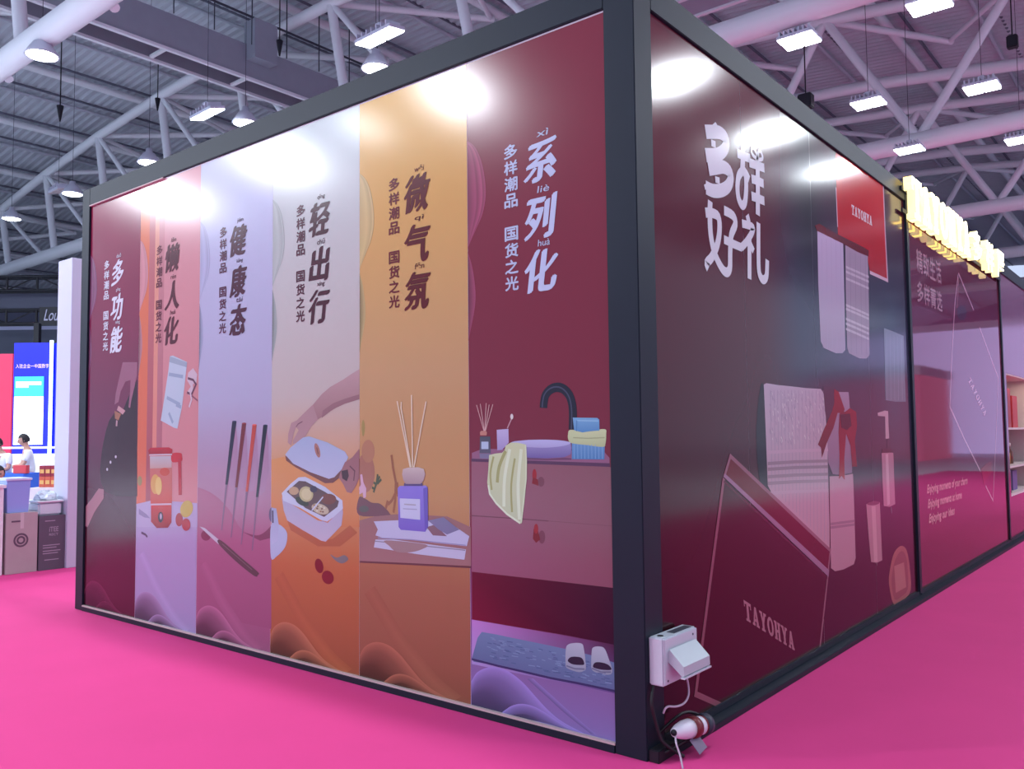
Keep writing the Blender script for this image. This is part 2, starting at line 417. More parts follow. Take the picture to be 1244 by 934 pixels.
for n_, (px, py, Y, l, lb) in enumerate([(75, 45, 6.5, 2.0, 'thin dark hoist wire with hook left of the gantry'), (340, 0, 10.5, 1.2, 'short hoist wire with hook above the booth middle'), (192, 90, 11.5, .9, 'short hoist wire with hook beside the roof node')]):
    P = at_y(px, py, Y); t = thing('hoist_wire', lb, 'hoist', P)
    rod('wire', (0, 0, 1.6), (0, 0, -l), .018, M['black'], t, seg=6); rod('hook_block', (0, 0, -l), (0, 0, -l - .45), .1, M['black'], t, r2=.02, seg=8)
t = thing('loudspeaker', 'small black loudspeaker box on a wire above the right top beam', 'loudspeaker', at_y(979, 124, 16))
box('body', (-.16, -.13, -.16), (.16, .13, .18), M['black'], t, .02); rod('wire', (0, 0, .18), (0, 0, 3.0), .015, M['black'], t, seg=6)
t = thing('security_camera', 'small black camera hanging in front of the roof tube at upper right', 'camera', at_y(1230, 52, 18))
box('body', (-.11, -.1, -.12), (.11, .1, .16), M['black'], t, .02); rod('wire', (0, 0, .16), (0, 0, 2.0), .015, M['black'], t, seg=6)

# ------------------------------------------------------------------ lamps
def area(loc, power, size, parent):
    l = D.lights.new('lamp_light', 'AREA'); l.shape = 'DISK'; l.size = size; l.energy = power; l.color = (.86, .93, 1.0)
    o = D.objects.new('lamp_light', l); COL.objects.link(o); o.parent = parent; o.location = loc; return o
def me_round(part):
    bm = bmesh.new()
    if part == 'housing': lathe(bm, [(.08, .42), (.1, .3), (.16, .28), (.3, .06), (.33, 0), (.3, 0), (.14, .2)], 20)
    else: lathe(bm, [(.29, .012), (.29, 0), (.2, -.03), (.05, -.04)], 20)
    return mesh(part, bm, M['lampbody'] if part == 'housing' else M['lens'], True)
def me_square(part, m=None, w=.36, d=.3):
    bm = bmesh.new()
    if part == 'housing':
        bbox(bm, (-w, -d, .03), (w, d, .1), .01)
        for k in range(7): bbox(bm, (-w * .9 + k * w * .27, -d * .9, .1), (-w * .9 + k * w * .27 + .03, d * .9, .2))
        bbox(bm, (-.06, -.06, .2), (.06, .06, .3))
    else:
        for sx in (-1, 1):
            for sy in (-1, 1): bbox(bm, (sx * w * .5 - w * .46, sy * d * .5 - d * .46, 0), (sx * w * .5 + w * .46, sy * d * .5 + d * .46, .035), .01)
    return mesh(part, bm, m or (M['lampbody'] if part == 'housing' else M['lens']))
LM = {'round': (me_round('housing'), me_round('lens')), 'square': (me_square('housing'), me_square('lens')),
      'tilted': (me_square('housing', None, .5, .3), me_square('lens', None, .5, .3)), 'tilted_off': (me_square('housing', None, .5, .3), me_square('lens', M['lensoff'], .5, .3))}
def lamp(x, y, z, shape, f, label, group, power):
    t = thing('hanging_lamp', label, 'lamp', (x, y, z), group)
    b = link('housing', LM[shape][0], t); l = link('lens', LM[shape][1], t)
    if shape.startswith('tilted'):
        for o in (b, l): o.rotation_euler = (math.radians(5 if f == 1 else 14), math.radians(4), math.radians(-8)); o.scale = (1.25, .62, 1)
    top = max(1.0, arch(x) + 1.06 - z)
    rod('wire', (0, 0, .25), (0, 0, top), .007, M['darkmetal'], t, seg=6)
    if f: area((0, 0, -.06), power * f, .5, t)
for x, y, z, s, f, lb in LAMPS_SEEN:
    if z == 10.5: x, y, z = CAM + (Vector((x, y, z)) - CAM) * ((9.45 - 1.62) / 8.88)
    lamp(x, y, z, s, f, lb, 'hanging hall lamps', LAMP_POWER)
for x, y, z in [(-18, .5, 9.6), (-13, .5, 9.6), (-8, .5, 9.6), (-3, .5, 9.6), (2, .5, 9.6)]: lamp(x, y, z, 'square', 3.2, 'square hall lamp hanging out of sight above the booth', 'lamps outside the view', LAMP_POWER)
for x, y, z in [(x_, y_, 9.6) for x_ in (-24, -34, -46) for y_ in (-3, -10)]: lamp(x, y, z, 'square', 4, 'square lamp added out of sight over the neighbouring stands to brighten the roof', 'lamps outside the view', LAMP_POWER)  # unseen strong lamps, added so floor bounce lifts the dark ceiling
for x, y, z in LAMPS_OVER: lamp(x, y, z, 'square', 1, 'square hall lamp hanging out of sight above the aisles', 'lamps outside the view', LAMP_POWER)
for x, y, z, f in LAMPS_BEHIND: lamp(x, y, z, 'square', f, 'strong square flood lamp mirrored as a glare spot on the glossy walls', 'flood lamps outside the view', FLOOD_POWER)

# ------------------------------------------------------------------ booth
YEND = 16.0; HU = 4.055; HL = 3.887
box('wall_front', (-6.2, .002, .02), (-.02, .12, 4.03), M['core'], kind='structure')
bm = bmesh.new(); N0, N1, NZ0, NZ1 = 10.32, 12.6, .66, 2.44
bbox(bm, (-.12, .12, .02), (0, N0, 4.03)); bbox(bm, (-.12, N0, .02), (0, N1, NZ0)); bbox(bm, (-.12, N0, NZ1), (0, N1, 4.03)); bbox(bm, (-.12, N1, .02), (0, YEND, 4.03))
link('wall_right', mesh('wall_right', bm, M['core']), kind='structure')
bf = thing('booth_frame', 'dark slate metal frame of posts, top beams and floor rails round the printed booth', 'frame')
box('corner_post', (-.157, -.03, 0), (.03, .15, HU), M['frame'], bf, .004)
box('end_post', (-6.23, -.03, 0), (-6.08, .12, HU), M['frame'], bf, .004)
box('top_beam', (-6.08, -.03, HL), (-.157, .1, HU), M['frame'], bf, .004)
box('top_beam', (-.1, .15, HL), (.03, 5.12, HU), M['frame'], bf, .004)
box('top_beam', (-.1, 5.2, HL - .02), (.03, 10.0, HU - .03), M['frame'], bf, .004)
box('top_beam', (-.1, 10.08, HL), (.03, YEND, HU), M['frame'], bf, .004)
box('divider_post', (-.05, 5.12, .05), (.035, 5.2, HU), M['frame'], bf, .003)
box('divider_post', (-.05, 10.0, .05), (.03, 10.08, HU), M['frame'], bf, .003)
box('floor_rail', (-6.08, -.035, 0), (-.157, .02, .04), M['frame'], bf, .003)
box('rail_lip', (-6.08, -.033, .0405), (-.157, .0, .052), M['edge'], bf)
box('floor_rail', (-.02, .15, 0), (.1, YEND, .035), M['frame'], bf, .003)
box('floor_rail', (-.02, .15, .0355), (.03, 5.12, .075), M['frame'], bf, .003)
box('floor_rail', (-.02, 5.2, .0355), (.03, YEND, .075), M['frame'], bf, .003)
box('rail_lip', (-6.08, -.034, HL - .012), (-4.7, -.005, HL - .001), M['edge'], bf)

# ------------------------------------------------------------------ printed panels, left face
TITLES = {1: ('多功能', ('duō', 'gōng', 'néng')), 2: ('懒人化', ('lǎn', 'rén', 'huà')), 3: ('健康态', ('jiàn', 'kāng', 'tài')),
          4: ('轻出行', ('qīng', 'chū', 'xíng')), 5: ('微气氛', ('wēi', 'qì', 'fēn')), 6: ('系列化', ('xì', 'liè', 'huà'))}
BASE = {
 1: [(0, (88, 20, 40)), (.6, (84, 22, 42)), (1.1, (82, 28, 55)), (1.7, (112, 42, 78)), (2.6, (134, 38, 74)), (3.9, (150, 34, 72))],
 2: [(0, (176, 142, 190)), (.95, (180, 146, 188)), (.97, (214, 122, 132)), (2, (214, 132, 140)), (3.9, (222, 150, 160))],
 3: [(0, (170, 88, 122)), (.8, (176, 92, 126)), (1.3, (184, 130, 160)), (1.9, (186, 168, 200)), (3.9, (202, 198, 230))],
 4: [(0, (172, 84, 60)), (.7, (200, 104, 66)), (1.35, (222, 146, 98)), (1.9, (206, 178, 176)), (3.9, (204, 208, 212))],
 5: [(0, (160, 84, 66)), (.7, (178, 104, 80)), (1.3, (204, 140, 92)), (2, (208, 154, 112)), (3.9, (236, 176, 84))],
 6: [(0, (156, 122, 188)), (1, (130, 40, 62)), (2.2, (132, 40, 62)), (3.9, (136, 40, 62))],
}
LAB = {1: 'dark wine printed strip with white title, a forearm and black massage sleeve, farthest left',
 2: 'salmon and orange printed strip showing a red juicer bottle beside fruit',
 3: 'lilac printed strip showing four chopsticks above a small knife',
 4: 'cream and orange printed strip showing hands lifting a lunch box lid',
 5: 'yellow printed strip showing a purple reed diffuser standing on books',
 6: 'wine red printed strip showing washbasin cabinet, black tap and slippers, next to corner post'}
TXT = {1: (232, 220, 240), 2: (92, 24, 42), 3: (80, 22, 48), 4: (78, 24, 42), 5: (100, 18, 28), 6: (206, 206, 238)}
SW = {1: (96, 30, 52), 2: (150, 112, 150), 3: (168, 92, 124), 4: (176, 98, 74), 5: (168, 92, 74), 6: (150, 118, 182)}
SS = {1: (150, 80, 120), 2: (216, 140, 150), 3: (188, 178, 212), 4: (190, 186, 186), 5: (218, 182, 128), 6: (178, 78, 112)}
def mulc(c, k): return tuple(min(250, v * k) for v in c)
def strip_panel(n):
    r = thing('printed_panel', LAB[n], 'poster', (0, 0, 0), 'printed strips of the left booth face')
    st = BASE[n]
    grid('print_sheet', r, 'L', EDGE[n - 1] + (0 if n > 1 else 0), EDGE[n] - .002, .05, HL - .012, lambda x, z: stops(z, st), .05)
    # board body behind the sheet
    box('panel_board', (EDGE[n - 1] + .001, -TH + .0006, .05), (EDGE[n] - .001, 0, HL - .002), M['white'], r)
    s = SW[n]
    # printed folds of satin along the foot
    hi, mi, lo, dk = mulc(s, 1.2), mulc(s, 1.0), mulc(s, .66), mulc(s, .55)
    k = .94 if n == 6 else .8
    A = [(0.004, .185), (.05, .245), (.13, .285), (.21, .297), (.30, .285), (.39, .245), (.47, .19), (.56, .13), (.66, .085), (.80, .053)]
    A1 = [(0.004, .17), (.05, .228), (.13, .268), (.21, .28), (.29, .266), (.375, .226), (.45, .172), (.53, .117), (.62, .077), (.74, .053)]
    Bm = [(0.004, .14), (.05, .19), (.12, .222), (.19, .232), (.26, .22), (.33, .185), (.39, .145), (.45, .115), (.52, .085), (.62, .055)]
    C = [(0.004, .10), (.04, .12), (.08, .135), (.12, .14), (.16, .135), (.20, .12), (.245, .105), (.31, .10), (.40, .09), (.50, .056)]
    E_ = [(0.004, .052), (.04, .052), (.08, .052), (.12, .052), (.16, .052), (.2, .052), (.25, .052), (.3, .052), (.36, .052), (.45, .052)]
    loft('satin_fold', r, 'L', [A, A1, Bm, C, E_], [hi, mulc(s, 1.08), mulc(s, .9), mulc(s, .66), mulc(s, .52)], 2, n)
    A2 = [(.235, .053), (.26, .072), (.31, .105), (.38, .128), (.46, .13), (.54, .112), (.62, .085), (.70, .062), (.80, .052)]
    B2 = [(.25, .052), (.275, .066), (.32, .093), (.385, .113), (.455, .114), (.53, .097), (.605, .073), (.68, .056), (.76, .052)]
    C2 = [(.30, .052), (.32, .056), (.35, .065), (.40, .075), (.45, .074), (.50, .066), (.56, .058), (.62, .053), (.70, .052)]
    loft('satin_fold', r, 'L', [A2, B2, C2], [hi, mulc(s, 1.0), mulc(s, .72)], 3, n)
    if n > 1:
        G = [(.10, .62), (.22, .50), (.36, .36), (.52, .24), (.68, .13), (.86, .055)]
        loft('satin_fold', r, 'L', [[(a + .05, b + .03) for a, b in G], G, [(a - .05, b - .035) for a, b in G]], [stops(.3, st), tuple(min(.9, v * 1.14) for v in stops(.3, st)), stops(.3, st)], 1, n) if n != 6 else loft('satin_fold', r, 'L', [[(a, b) for a, b in ((.42, .27), (.55, .20), (.68, .13), (.84, .06))], [(a, b) for a, b in ((.46, .28), (.59, .21), (.72, .14), (.88, .06))]], [mulc(s, .82), mulc(s, 1.08)], 2, n)
    # printed ribbon on the left edge at eye-catching height
    s = SS[n]
    A = [(.0, 3.40), (.06, 3.35), (.11, 3.26), (.14, 3.14), (.145, 3.03), (.12, 2.93), (.07, 2.85), (.03, 2.79), (.0, 2.74)]
    f = lambda q, L: [(a * q, b * 1.0 - (1 - q) * .04 * (b > 3)) for a, b in L]
    if n in (1, 6):
        loft('ribbon_swirl', r, 'L', [f(1, A), f(.86, A), f(.8, A), f(.55, A), f(.45, A), f(.02, A)], [mulc(s, 1.0), mulc(s, .8), mulc(s, 1.05), mulc(s, .8), mulc(s, .95), mulc(s, .75)], 2.5, n)
    else:
        loft('ribbon_swirl', r, 'L', [f(1, A), f(.93, A), f(.8, A), f(.5, A), f(.02, A)], [mulc(s, .8), mulc(s, 1.03), mulc(s, .92), mulc(s, 1.02), mulc(s, .95)], 2.5, n)
    B = [(.0, 2.72), (.03, 2.64), (.05, 2.55), (.06, 2.45), (.05, 2.36), (.02, 2.25), (.0, 2.18)]
    loft('ribbon_swirl', r, 'L', [f(1, B), f(.5, B), f(.02, B)], [mulc(s, .95), mulc(s, .82), mulc(s, .62)], 2.5, n)
    # title, pinyin, slogan
    T, P = TITLES[n]; e = EDGE[n - 1]; z = [(3.28, 3.03), (2.98, 2.72), (2.67, 2.42)]
    z = [(3.285, 3.035), (2.965, 2.71), (2.66, 2.41)]
    lettering('title_lettering', r, 'L', [(T[i], e + .43, e + .675, z[i][1], z[i][0], .012, .16, .011) for i in range(3)], TXT[n], 7)
    lettering('pinyin_lettering', r, 'L', [(P[i], e + .53, e + .615, z[i][0] + .012, z[i][0] + .05, .01, .1, 0) for i in range(3)], mulc(TXT[n], .95), 7)
    for k0, sl in ((0, '多样潮品'), (5, '国货之光')):
        items = []
        for i, ch in enumerate(sl):
            zt = 3.3 - (i + k0) * .0965; items.append((ch, e + .29, e + .39, zt - .083, zt, .03, 0, 0))
        lettering('slogan_lettering', r, 'L', items, mulc(TXT[n], .97) if n in (1, 6) else tuple(v + 14 for v in TXT[n]), 7)
    return r
PN = {n: strip_panel(n) for n in range(1, 7)}
def crop(ox, oy, sc): return lambda *p: [(ox + a / sc, oy + b / sc) for a, b in p]

# strip 6: washbasin scene
r = PN[6]; L = 'L'; c = crop(570, 460, 4.449)
poly('countertop', r, L, [(575, 557), (575, 550), (588, 545), (735, 548), (742, 556), (742, 563)], (158, 96, 128), 1)
poly('countertop_edge', r, L, [(574.5, 557), (742.5, 562.5), (742.5, 567), (574.5, 560.5)], (96, 56, 88), 2)
poly('cabinet_front', r, L, [(574.5, 560.5), (742.5, 567), (750.3, 570), (750.3, 714), (575, 694)], (156, 88, 110), 1, cols=[(160, 92, 112), (146, 88, 100), (146, 88, 100), (150, 82, 100), (164, 92, 118)])
stroke('drawer_gap', r, L, [(574.5, 626), (620, 629), (668, 632.5)], .006, (120, 64, 82), 2)
stroke('drawer_gap', r, L, [(668, 632.5), (750, 639)], .004, (138, 78, 94), 2)
poly('dark_recess', r, L, [(575, 694), (660, 703), (750.3, 714), (750.3, 783), (689, 771), (640, 763), (575, 752)], (70, 20, 40), 1, cols=[(112, 26, 46), (84, 22, 42), (54, 24, 42), (46, 20, 40), (70, 18, 38), (96, 18, 38), (130, 28, 52)])
poly('floor_print', r, L, [(575, 752), (640, 763), (689, 771), (750.3, 783), (750.5, 842), (575, 806)], (150, 90, 150), 1, cols=[(206, 132, 206), (176, 96, 150), (120, 50, 90), (80, 36, 66), (110, 80, 140), (190, 150, 215)])
poly('bath_mat', r, L, c((75, 305), (150, 315), (280, 335), (430, 368), (560, 395), (700, 430), (803, 468), (804, 612), (700, 598), (590, 578), (450, 548), (300, 512), (160, 480), (30, 458), (22, 440), (55, 330)) and [(587, 767), (604, 770), (633, 776), (667, 783), (695, 789), (727, 797), (750.3, 805), (750.4, 838), (727, 834), (703, 829), (671, 823), (637, 815), (606, 808), (577, 803), (575, 799), (582, 774)], (118, 132, 172), 2, col2=(104, 112, 156))
stroke('mat_fringe', r, L, [(575, 800), (606, 808), (637, 815), (671, 823), (703, 829), (727, 834), (750.3, 839)], .012, (62, 56, 104), 3)
for ct_ in ((132, 146, 186), (92, 104, 148)):
    ls_ = []
    for q in range(60):
        a = (590 + 150 * random.random(), 0); y0 = 772 + (a[0] - 590) * .23 + 26 * random.random(); ls_.append([(a[0], y0), (a[0] + 4 + 4 * random.random(), y0 + 1.2)])
    stroke('mat_pile', r, L, ls_, .005, ct_, 3, many=True)['kind'] = 'stuff'
for nm, sh, op, st_ in (('slipper', [(689, 790), (691, 783), (698, 780.5), (708, 781), (711, 787), (713.5, 809), (711, 814), (704, 815.5), (692, 811.5), (689, 807)], [(691.5, 802), (695, 797.5), (703, 797), (709, 799), (711.5, 806), (706, 807), (697, 806)], [(690, 808), (700, 811.5), (712, 812)]),
                    ('slipper', [(720.5, 792), (722, 786), (729, 784.5), (736, 787), (741, 799), (745.5, 813), (743, 818.5), (733, 818), (722, 814), (720, 806)], [(722, 809), (725, 804), (733, 804), (741, 807), (744.5, 812.5), (736, 813), (727, 811.5)], [(721, 811), (732, 815.5), (744, 815.5)])):
    poly(nm, r, L, sh, (196, 186, 204), 4, True, col2=(160, 158, 178)); o_ = poly('slipper_opening', r, L, op, (42, 40, 60), 5, True); stroke('slipper_sole', r, L, st_, .008, (120, 118, 146), 6)
ell('drawer_tab', r, L, (651, 577), 2.6, 7.5, (168, 34, 48), 3); poly('drawer_tab', r, L, [(649, 580), (655, 582), (656, 590), (648, 587)], (140, 30, 44), 3)
ell('drawer_tab', r, L, (653, 642), 2.6, 6, (168, 34, 48), 3); poly('drawer_tab', r, L, [(650, 642), (655, 643), (658, 655), (653, 659), (649, 654)], (132, 26, 40), 3)
ell('tab_shadow', r, L, (659, 585), 4, 6, (128, 66, 84), 2); ell('tab_shadow', r, L, (660, 652), 4, 8, (126, 64, 82), 2)
tap = smooth_pts(c((409, 158), (411, 130), (420, 90), (445, 60), (480, 47), (515, 55), (545, 85), (562, 130), (568, 190), (566, 275)), 5, False)
stroke('tap_spout', r, L, tap, .052, (40, 36, 54), 3); stroke('tap_highlight', r, L, [(a - 1.4, b - .6) for a, b in tap], .008, (78, 74, 98), 4)
poly('washbasin', r, L, c((228, 350), (250, 338), (330, 330), (420, 329), (510, 334), (556, 345), (560, 375), (556, 408), (520, 424), (430, 430), (340, 428), (300, 422), (245, 380)), (176, 156, 206), 3, False, col2=(120, 98, 160))
poly('basin_rim', r, L, c((228, 352), (250, 339), (330, 331), (420, 329), (510, 334), (556, 346), (520, 362), (430, 372), (340, 370), (260, 362)), (202, 190, 232), 4, True, col2=(184, 168, 214))
poly('counter_shadow', r, L, c((300, 424), (430, 432), (520, 426), (560, 430), (560, 438), (430, 440), (300, 436)), (120, 70, 104), 2)
poly('folded_towel', r, L, c((562, 345), (740, 362), (738, 436), (562, 434)), (116, 156, 204), 4, col2=(90, 132, 186))
for q in range(9): stroke('towel_rib', r, L, c((575 + q * 19, 355), (576 + q * 19, 432)), .004, (140, 176, 216), 5)
poly('folded_towel', r, L, c((542, 300), (556, 276), (640, 284), (738, 272), (748, 300), (744, 350), (730, 368), (640, 358), (562, 348), (544, 330)), (218, 216, 170), 5, True, col2=(196, 196, 150)); stroke('towel_edge', r, L, c((570, 318), (650, 322), (740, 318)), .006, (178, 176, 136), 6)
poly('folded_towel', r, L, c((568, 210), (700, 212), (711, 222), (712, 280), (660, 284), (620, 290), (575, 278)), (132, 176, 216), 6, col2=(98, 142, 194)); stroke('towel_edge', r, L, c((592, 226), (705, 228)), .005, (168, 200, 228), 7); stroke('towel_edge', r, L, c((590, 226), (588, 284)), .005, (84, 124, 176), 7)
poly('hanging_towel', r, L, c((205, 362), (232, 345), (270, 345), (312, 355), (318, 440), (318, 540), (308, 660), (292, 780), (282, 782), (210, 730), (150, 670), (115, 620), (106, 560), (112, 490), (116, 412), (150, 404), (186, 400), (200, 385)), (216, 212, 170), 6, False, cols=None, col2=(206, 204, 168))
for q, (a, b, kx) in enumerate((((205, 390), (160, 560), 1), ((228, 380), (196, 690), 1), ((255, 430), (240, 720), 0), ((290, 380), (280, 760), 1), ((140, 420), (130, 600), 0))):
    stroke('towel_fold', r, L, smooth_pts(c(a, ((a[0] + b[0]) / 2 - 12, (a[1] + b[1]) / 2), b), 4, False), .022 if kx else .014, (176, 168, 112) if q % 2 == 0 else (232, 230, 200), 7)
stroke('towel_hem', r, L, c((112, 575), (120, 622), (155, 672), (213, 730), (284, 779)), .012, (234, 232, 204), 8); stroke('towel_hem', r, L, c((313, 356), (317, 440), (316, 540), (290, 775)), .01, (226, 224, 190), 8)
poly('toothbrush_cup', r, L, c((157, 276), (220, 271), (222, 345), (186, 384), (160, 386)), (202, 180, 220), 4, col2=(178, 150, 200)); stroke('toothbrush', r, L, c((214, 268), (238, 214)), .008, (206, 150, 160), 5); ell('toothbrush_head', r, L, (623.6, 506), 1.8, 3.4, (236, 214, 214), 6)
poly('diffuser_bottle', r, L, c((66, 312), (122, 312), (124, 402), (64, 402)), (86, 84, 98), 4, col2=(100, 90, 112)); poly('bottle_label', r, L, c((74, 340), (112, 340), (112, 380), (74, 380)), (190, 196, 222), 5); poly('bottle_cap', r, L, c((66, 290), (72, 282), (98, 280), (104, 290), (102, 306), (68, 306)), (206, 132, 122), 5)
poly('bottle_mirror', r, L, c((63, 404), (125, 404), (120, 432), (66, 430)), (134, 118, 150), 3)
for a, b in (((88, 282), (48, 142)), ((90, 282), (68, 136)), ((92, 282), (100, 132)), ((94, 282), (116, 140)), ((96, 282), (136, 138))): stroke('reed_stick', r, L, c(a, b), .005, (226, 170, 170), 5)

# strip 5: reed diffuser
r = PN[5]; c = crop(436, 470, 4.064)
ell('plant_shadow', r, L, (446, 574), 11, 24, (176, 108, 92), 1); ell('plant_shadow', r, L, (449, 548), 8, 14, (188, 122, 96), 1)
poly('dried_bush', r, L, c((8, 545), (40, 552), (70, 570), (110, 575), (140, 600), (158, 622), (150, 632), (8, 632)), (118, 70, 82), 2, True); ell('dried_leaf', r, L, (444, 618), 6, 4, (96, 84, 84), 3)
for p in (((100, 430), (95, 470), (80, 520)), ((110, 440), (98, 468)), ((80, 470), (96, 484)), ((118, 455), (98, 478)), ((72, 495), (88, 505))): stroke('green_sprig', r, L, c(*p), .016, (86, 88, 66), 3)
for p in (((168, 335), (176, 400), (190, 470), (186, 560), (178, 620)), ((150, 580), (170, 560), (200, 500)), ((150, 560), (140, 600)), ((196, 470), (200, 540))): stroke('wheat_stalk', r, L, c(*p), .02, (160, 92, 66), 3)
ell('leaf_spot', r, L, (443, 520), 2, 10, (172, 140, 84), 2)
poly('table_top', r, L, [(438.4, 632), (460, 626), (490, 624), (545, 627), (573.5, 640), (574, 687), (438.6, 681)], (158, 102, 104), 2, col2=(172, 118, 120)); stroke('table_edge', r, L, [(438.6, 682), (505, 685), (574, 688.5)], .012, (112, 64, 70), 3)
poly('closed_book', r, L, [(456, 664.5), (458, 655), (480, 655), (568, 667), (566, 679.5), (510, 673)], (206, 192, 220), 4)
stroke('book_edge', r, L, [(457, 657), (500, 661), (567, 668)], .006, (150, 130, 150), 5)
poly('wooden_bowl', r, L, [(471, 656), (519, 661), (514, 667), (500, 670.5), (484, 670), (475, 663)], (168, 128, 132), 5, True)
poly('open_magazine', r, L, [(456, 633), (500, 631), (545, 634), (556, 640), (572, 651), (569, 663), (530, 659), (500, 655), (470, 654), (458, 650), (461, 643)], (202, 188, 220), 6)
poly('grey_photo', r, L, [(522, 632), (541, 628), (556, 640), (560, 643), (545, 649), (535, 643)], (132, 118, 156), 7); poly('brown_photo', r, L, [(520, 640), (530, 637), (545, 651), (528, 650)], (142, 98, 112), 7)
stroke('page_edge', r, L, [(461, 653), (500, 655), (568, 662)], .006, (160, 146, 186), 8)
poly('diffuser_bottle', r, L, c((200, 498), (210, 488), (338, 486), (348, 496), (350, 688), (336, 714), (215, 704), (204, 690)), (146, 118, 214), 8, col2=(126, 98, 196)); poly('bottle_side', r, L, c((326, 500), (348, 494), (350, 690), (334, 713)), (112, 86, 182), 9)
poly('bottle_label', r, L, c((210, 549), (310, 553), (311, 655), (213, 645)), (208, 196, 228), 9); stroke('label_line', r, L, c((232, 578), (290, 582)), .008, (176, 160, 176), 10); stroke('label_line', r, L, c((226, 600), (296, 604)), .006, (170, 156, 190), 10)
poly('bottle_neck', r, L, c((232, 474), (322, 474), (324, 488), (230, 488)), (92, 66, 120), 9); poly('wooden_cap', r, L, c((226, 405), (250, 398), (300, 396), (328, 404), (336, 430), (328, 462), (312, 478), (240, 478), (228, 460), (222, 430)), (214, 182, 182), 10, False, col2=(176, 138, 148))
for a, b in (((262, 396), (197, 70)), ((266, 396), (216, 100)), ((274, 396), (268, 40)), ((280, 396), (340, 72)), ((218, 74), (217, 102))): stroke('reed_stick', r, L, c(a, b), .011, (238, 202, 178), 9)
poly('pink_bow_figure', r, L, c((14, 432), (24, 430), (30, 470), (44, 500), (42, 545), (30, 548), (26, 520), (12, 530), (8, 500), (18, 480)), (222, 166, 190), 4)

# strip 4: lunch box
r = PN[4]; c = crop(328, 440, 3.336)
poly('orange_table', r, L, [(331.6, 558), (345, 555), (375, 557), (438, 572), (438.5, 640), (331.3, 640)], (226, 146, 92), 1, col2=(212, 118, 72))
poly('cup_saucer', r, L, c((10, 660), (40, 655), (70, 680), (76, 710), (66, 750), (34, 785), (10, 790)), (188, 184, 216), 3, True); poly('white_cup', r, L, c((12, 588), (32, 592), (42, 660), (38, 720), (12, 740)), (170, 162, 200), 4, col2=(196, 188, 220)); stroke('cup_slot', r, L, c((17, 600), (18, 650)), .02, (84, 70, 100), 5)
poly('forearm', r, L, c((368, 28), (340, 45), (300, 72), (250, 100), (215, 130), (180, 172), (165, 200), (200, 232), (240, 205), (290, 175), (340, 155), (368, 146)), (198, 152, 156), 2, False, col2=(170, 116, 122))
poly('lifting_hand', r, L, c((180, 172), (150, 200), (115, 235), (92, 246), (80, 290), (78, 325), (92, 338), (102, 290), (112, 262), (122, 275), (100, 315), (98, 332), (120, 322), (150, 300), (172, 262), (200, 232)), (186, 136, 142), 3, False)
poly('arm_shade', r, L, c((215, 226), (262, 190), (310, 168), (368, 150), (368, 130), (310, 148), (262, 166), (220, 196)), (160, 108, 116), 3); stroke('finger_line', r, L, c((112, 262), (120, 250), (138, 240)), .008, (130, 84, 98), 4)
poly('lid_rim', r, L, c((68, 378), (72, 398), (110, 425), (170, 458), (230, 490), (262, 488), (300, 458), (330, 400), (300, 430), (250, 470), (170, 440)), (122, 68, 70), 5)
poly('lunch_box_lid', r, L, c((68, 374), (90, 345), (140, 305), (165, 300), (240, 325), (310, 362), (324, 385), (300, 430), (268, 465), (245, 472), (170, 445), (100, 410)), (176, 176, 210), 6, col2=(196, 184, 214)); ell('lid_knob', r, L, (387.5, 547), 3, 9, (178, 116, 108), 7, -.25); stroke('knob_gap', r, L, c((196, 345), (202, 372)), .008, (120, 66, 62), 8)
poly('holding_hand', r, L, c((368, 350), (340, 385), (310, 405), (294, 440), (286, 468), (304, 495), (318, 525), (336, 530), (356, 498), (368, 470)), (166, 104, 112), 7); poly('grip_shadow', r, L, c((296, 440), (322, 434), (326, 460), (318, 482), (300, 470)), (76, 44, 58), 8); stroke('finger_line', r, L, c((330, 420), (350, 440), (346, 480)), .01, (112, 64, 78), 8)
poly('table_shadow', r, L, c((70, 625), (210, 722), (260, 715), (330, 660), (360, 690), (290, 745), (200, 745), (90, 680)), (186, 98, 66), 2)
poly('lunch_box_body', r, L, c((54, 545), (70, 560), (200, 640), (240, 650), (300, 590), (302, 610), (296, 660), (268, 690), (232, 726), (214, 722), (140, 680), (76, 640), (62, 600)), (176, 158, 194), 4, col2=(206, 182, 204)); poly('box_side', r, L, c((216, 640), (240, 650), (300, 592), (301, 612), (296, 660), (268, 690), (232, 726), (216, 722)), (158, 138, 178), 4.6, col2=(176, 150, 180)); poly('lunch_box_rim', r, L, c((54, 530), (90, 492), (122, 466), (150, 464), (230, 505), (300, 560), (302, 592), (262, 628), (238, 645), (212, 638), (130, 590), (60, 560)), (206, 196, 222), 5)
poly('box_inside', r, L, c((74, 524), (124, 480), (150, 482), (230, 525), (286, 562), (280, 585), (226, 626), (150, 590)), (98, 66, 72), 6)
ell('lemon_slice', r, L, (374, 600), 8.5, 9.5, (196, 172, 128), 8, -.3); ell('lemon_core', r, L, (374.5, 600), 6.2, 7, (214, 190, 148), 9, -.3); ell('green_leaf', r, L, (369, 609), 9, 4.5, (52, 56, 48), 7, .5); ell('bread_roll', r, L, (359, 596), 6, 5, (196, 150, 118), 7); ell('olive', r, L, (383, 594), 4.5, 4, (62, 48, 74), 8); ell('red_meat', r, L, (401, 606), 9.5, 6.5, (122, 62, 58), 7); ell('grain_salad', r, L, (391, 618), 11, 6, (198, 170, 148), 7, .35)
for q in range(12): ell('grain', r, L, (383 + 16 * random.random(), 613 + 9 * random.random()), 1.2, 1.0, random.choice([(112, 70, 60), (226, 206, 190), (150, 96, 70)]), 8, n=7)
stroke('box_divider', r, L, c((176, 600), (222, 545)), .01, (206, 196, 222), 8)
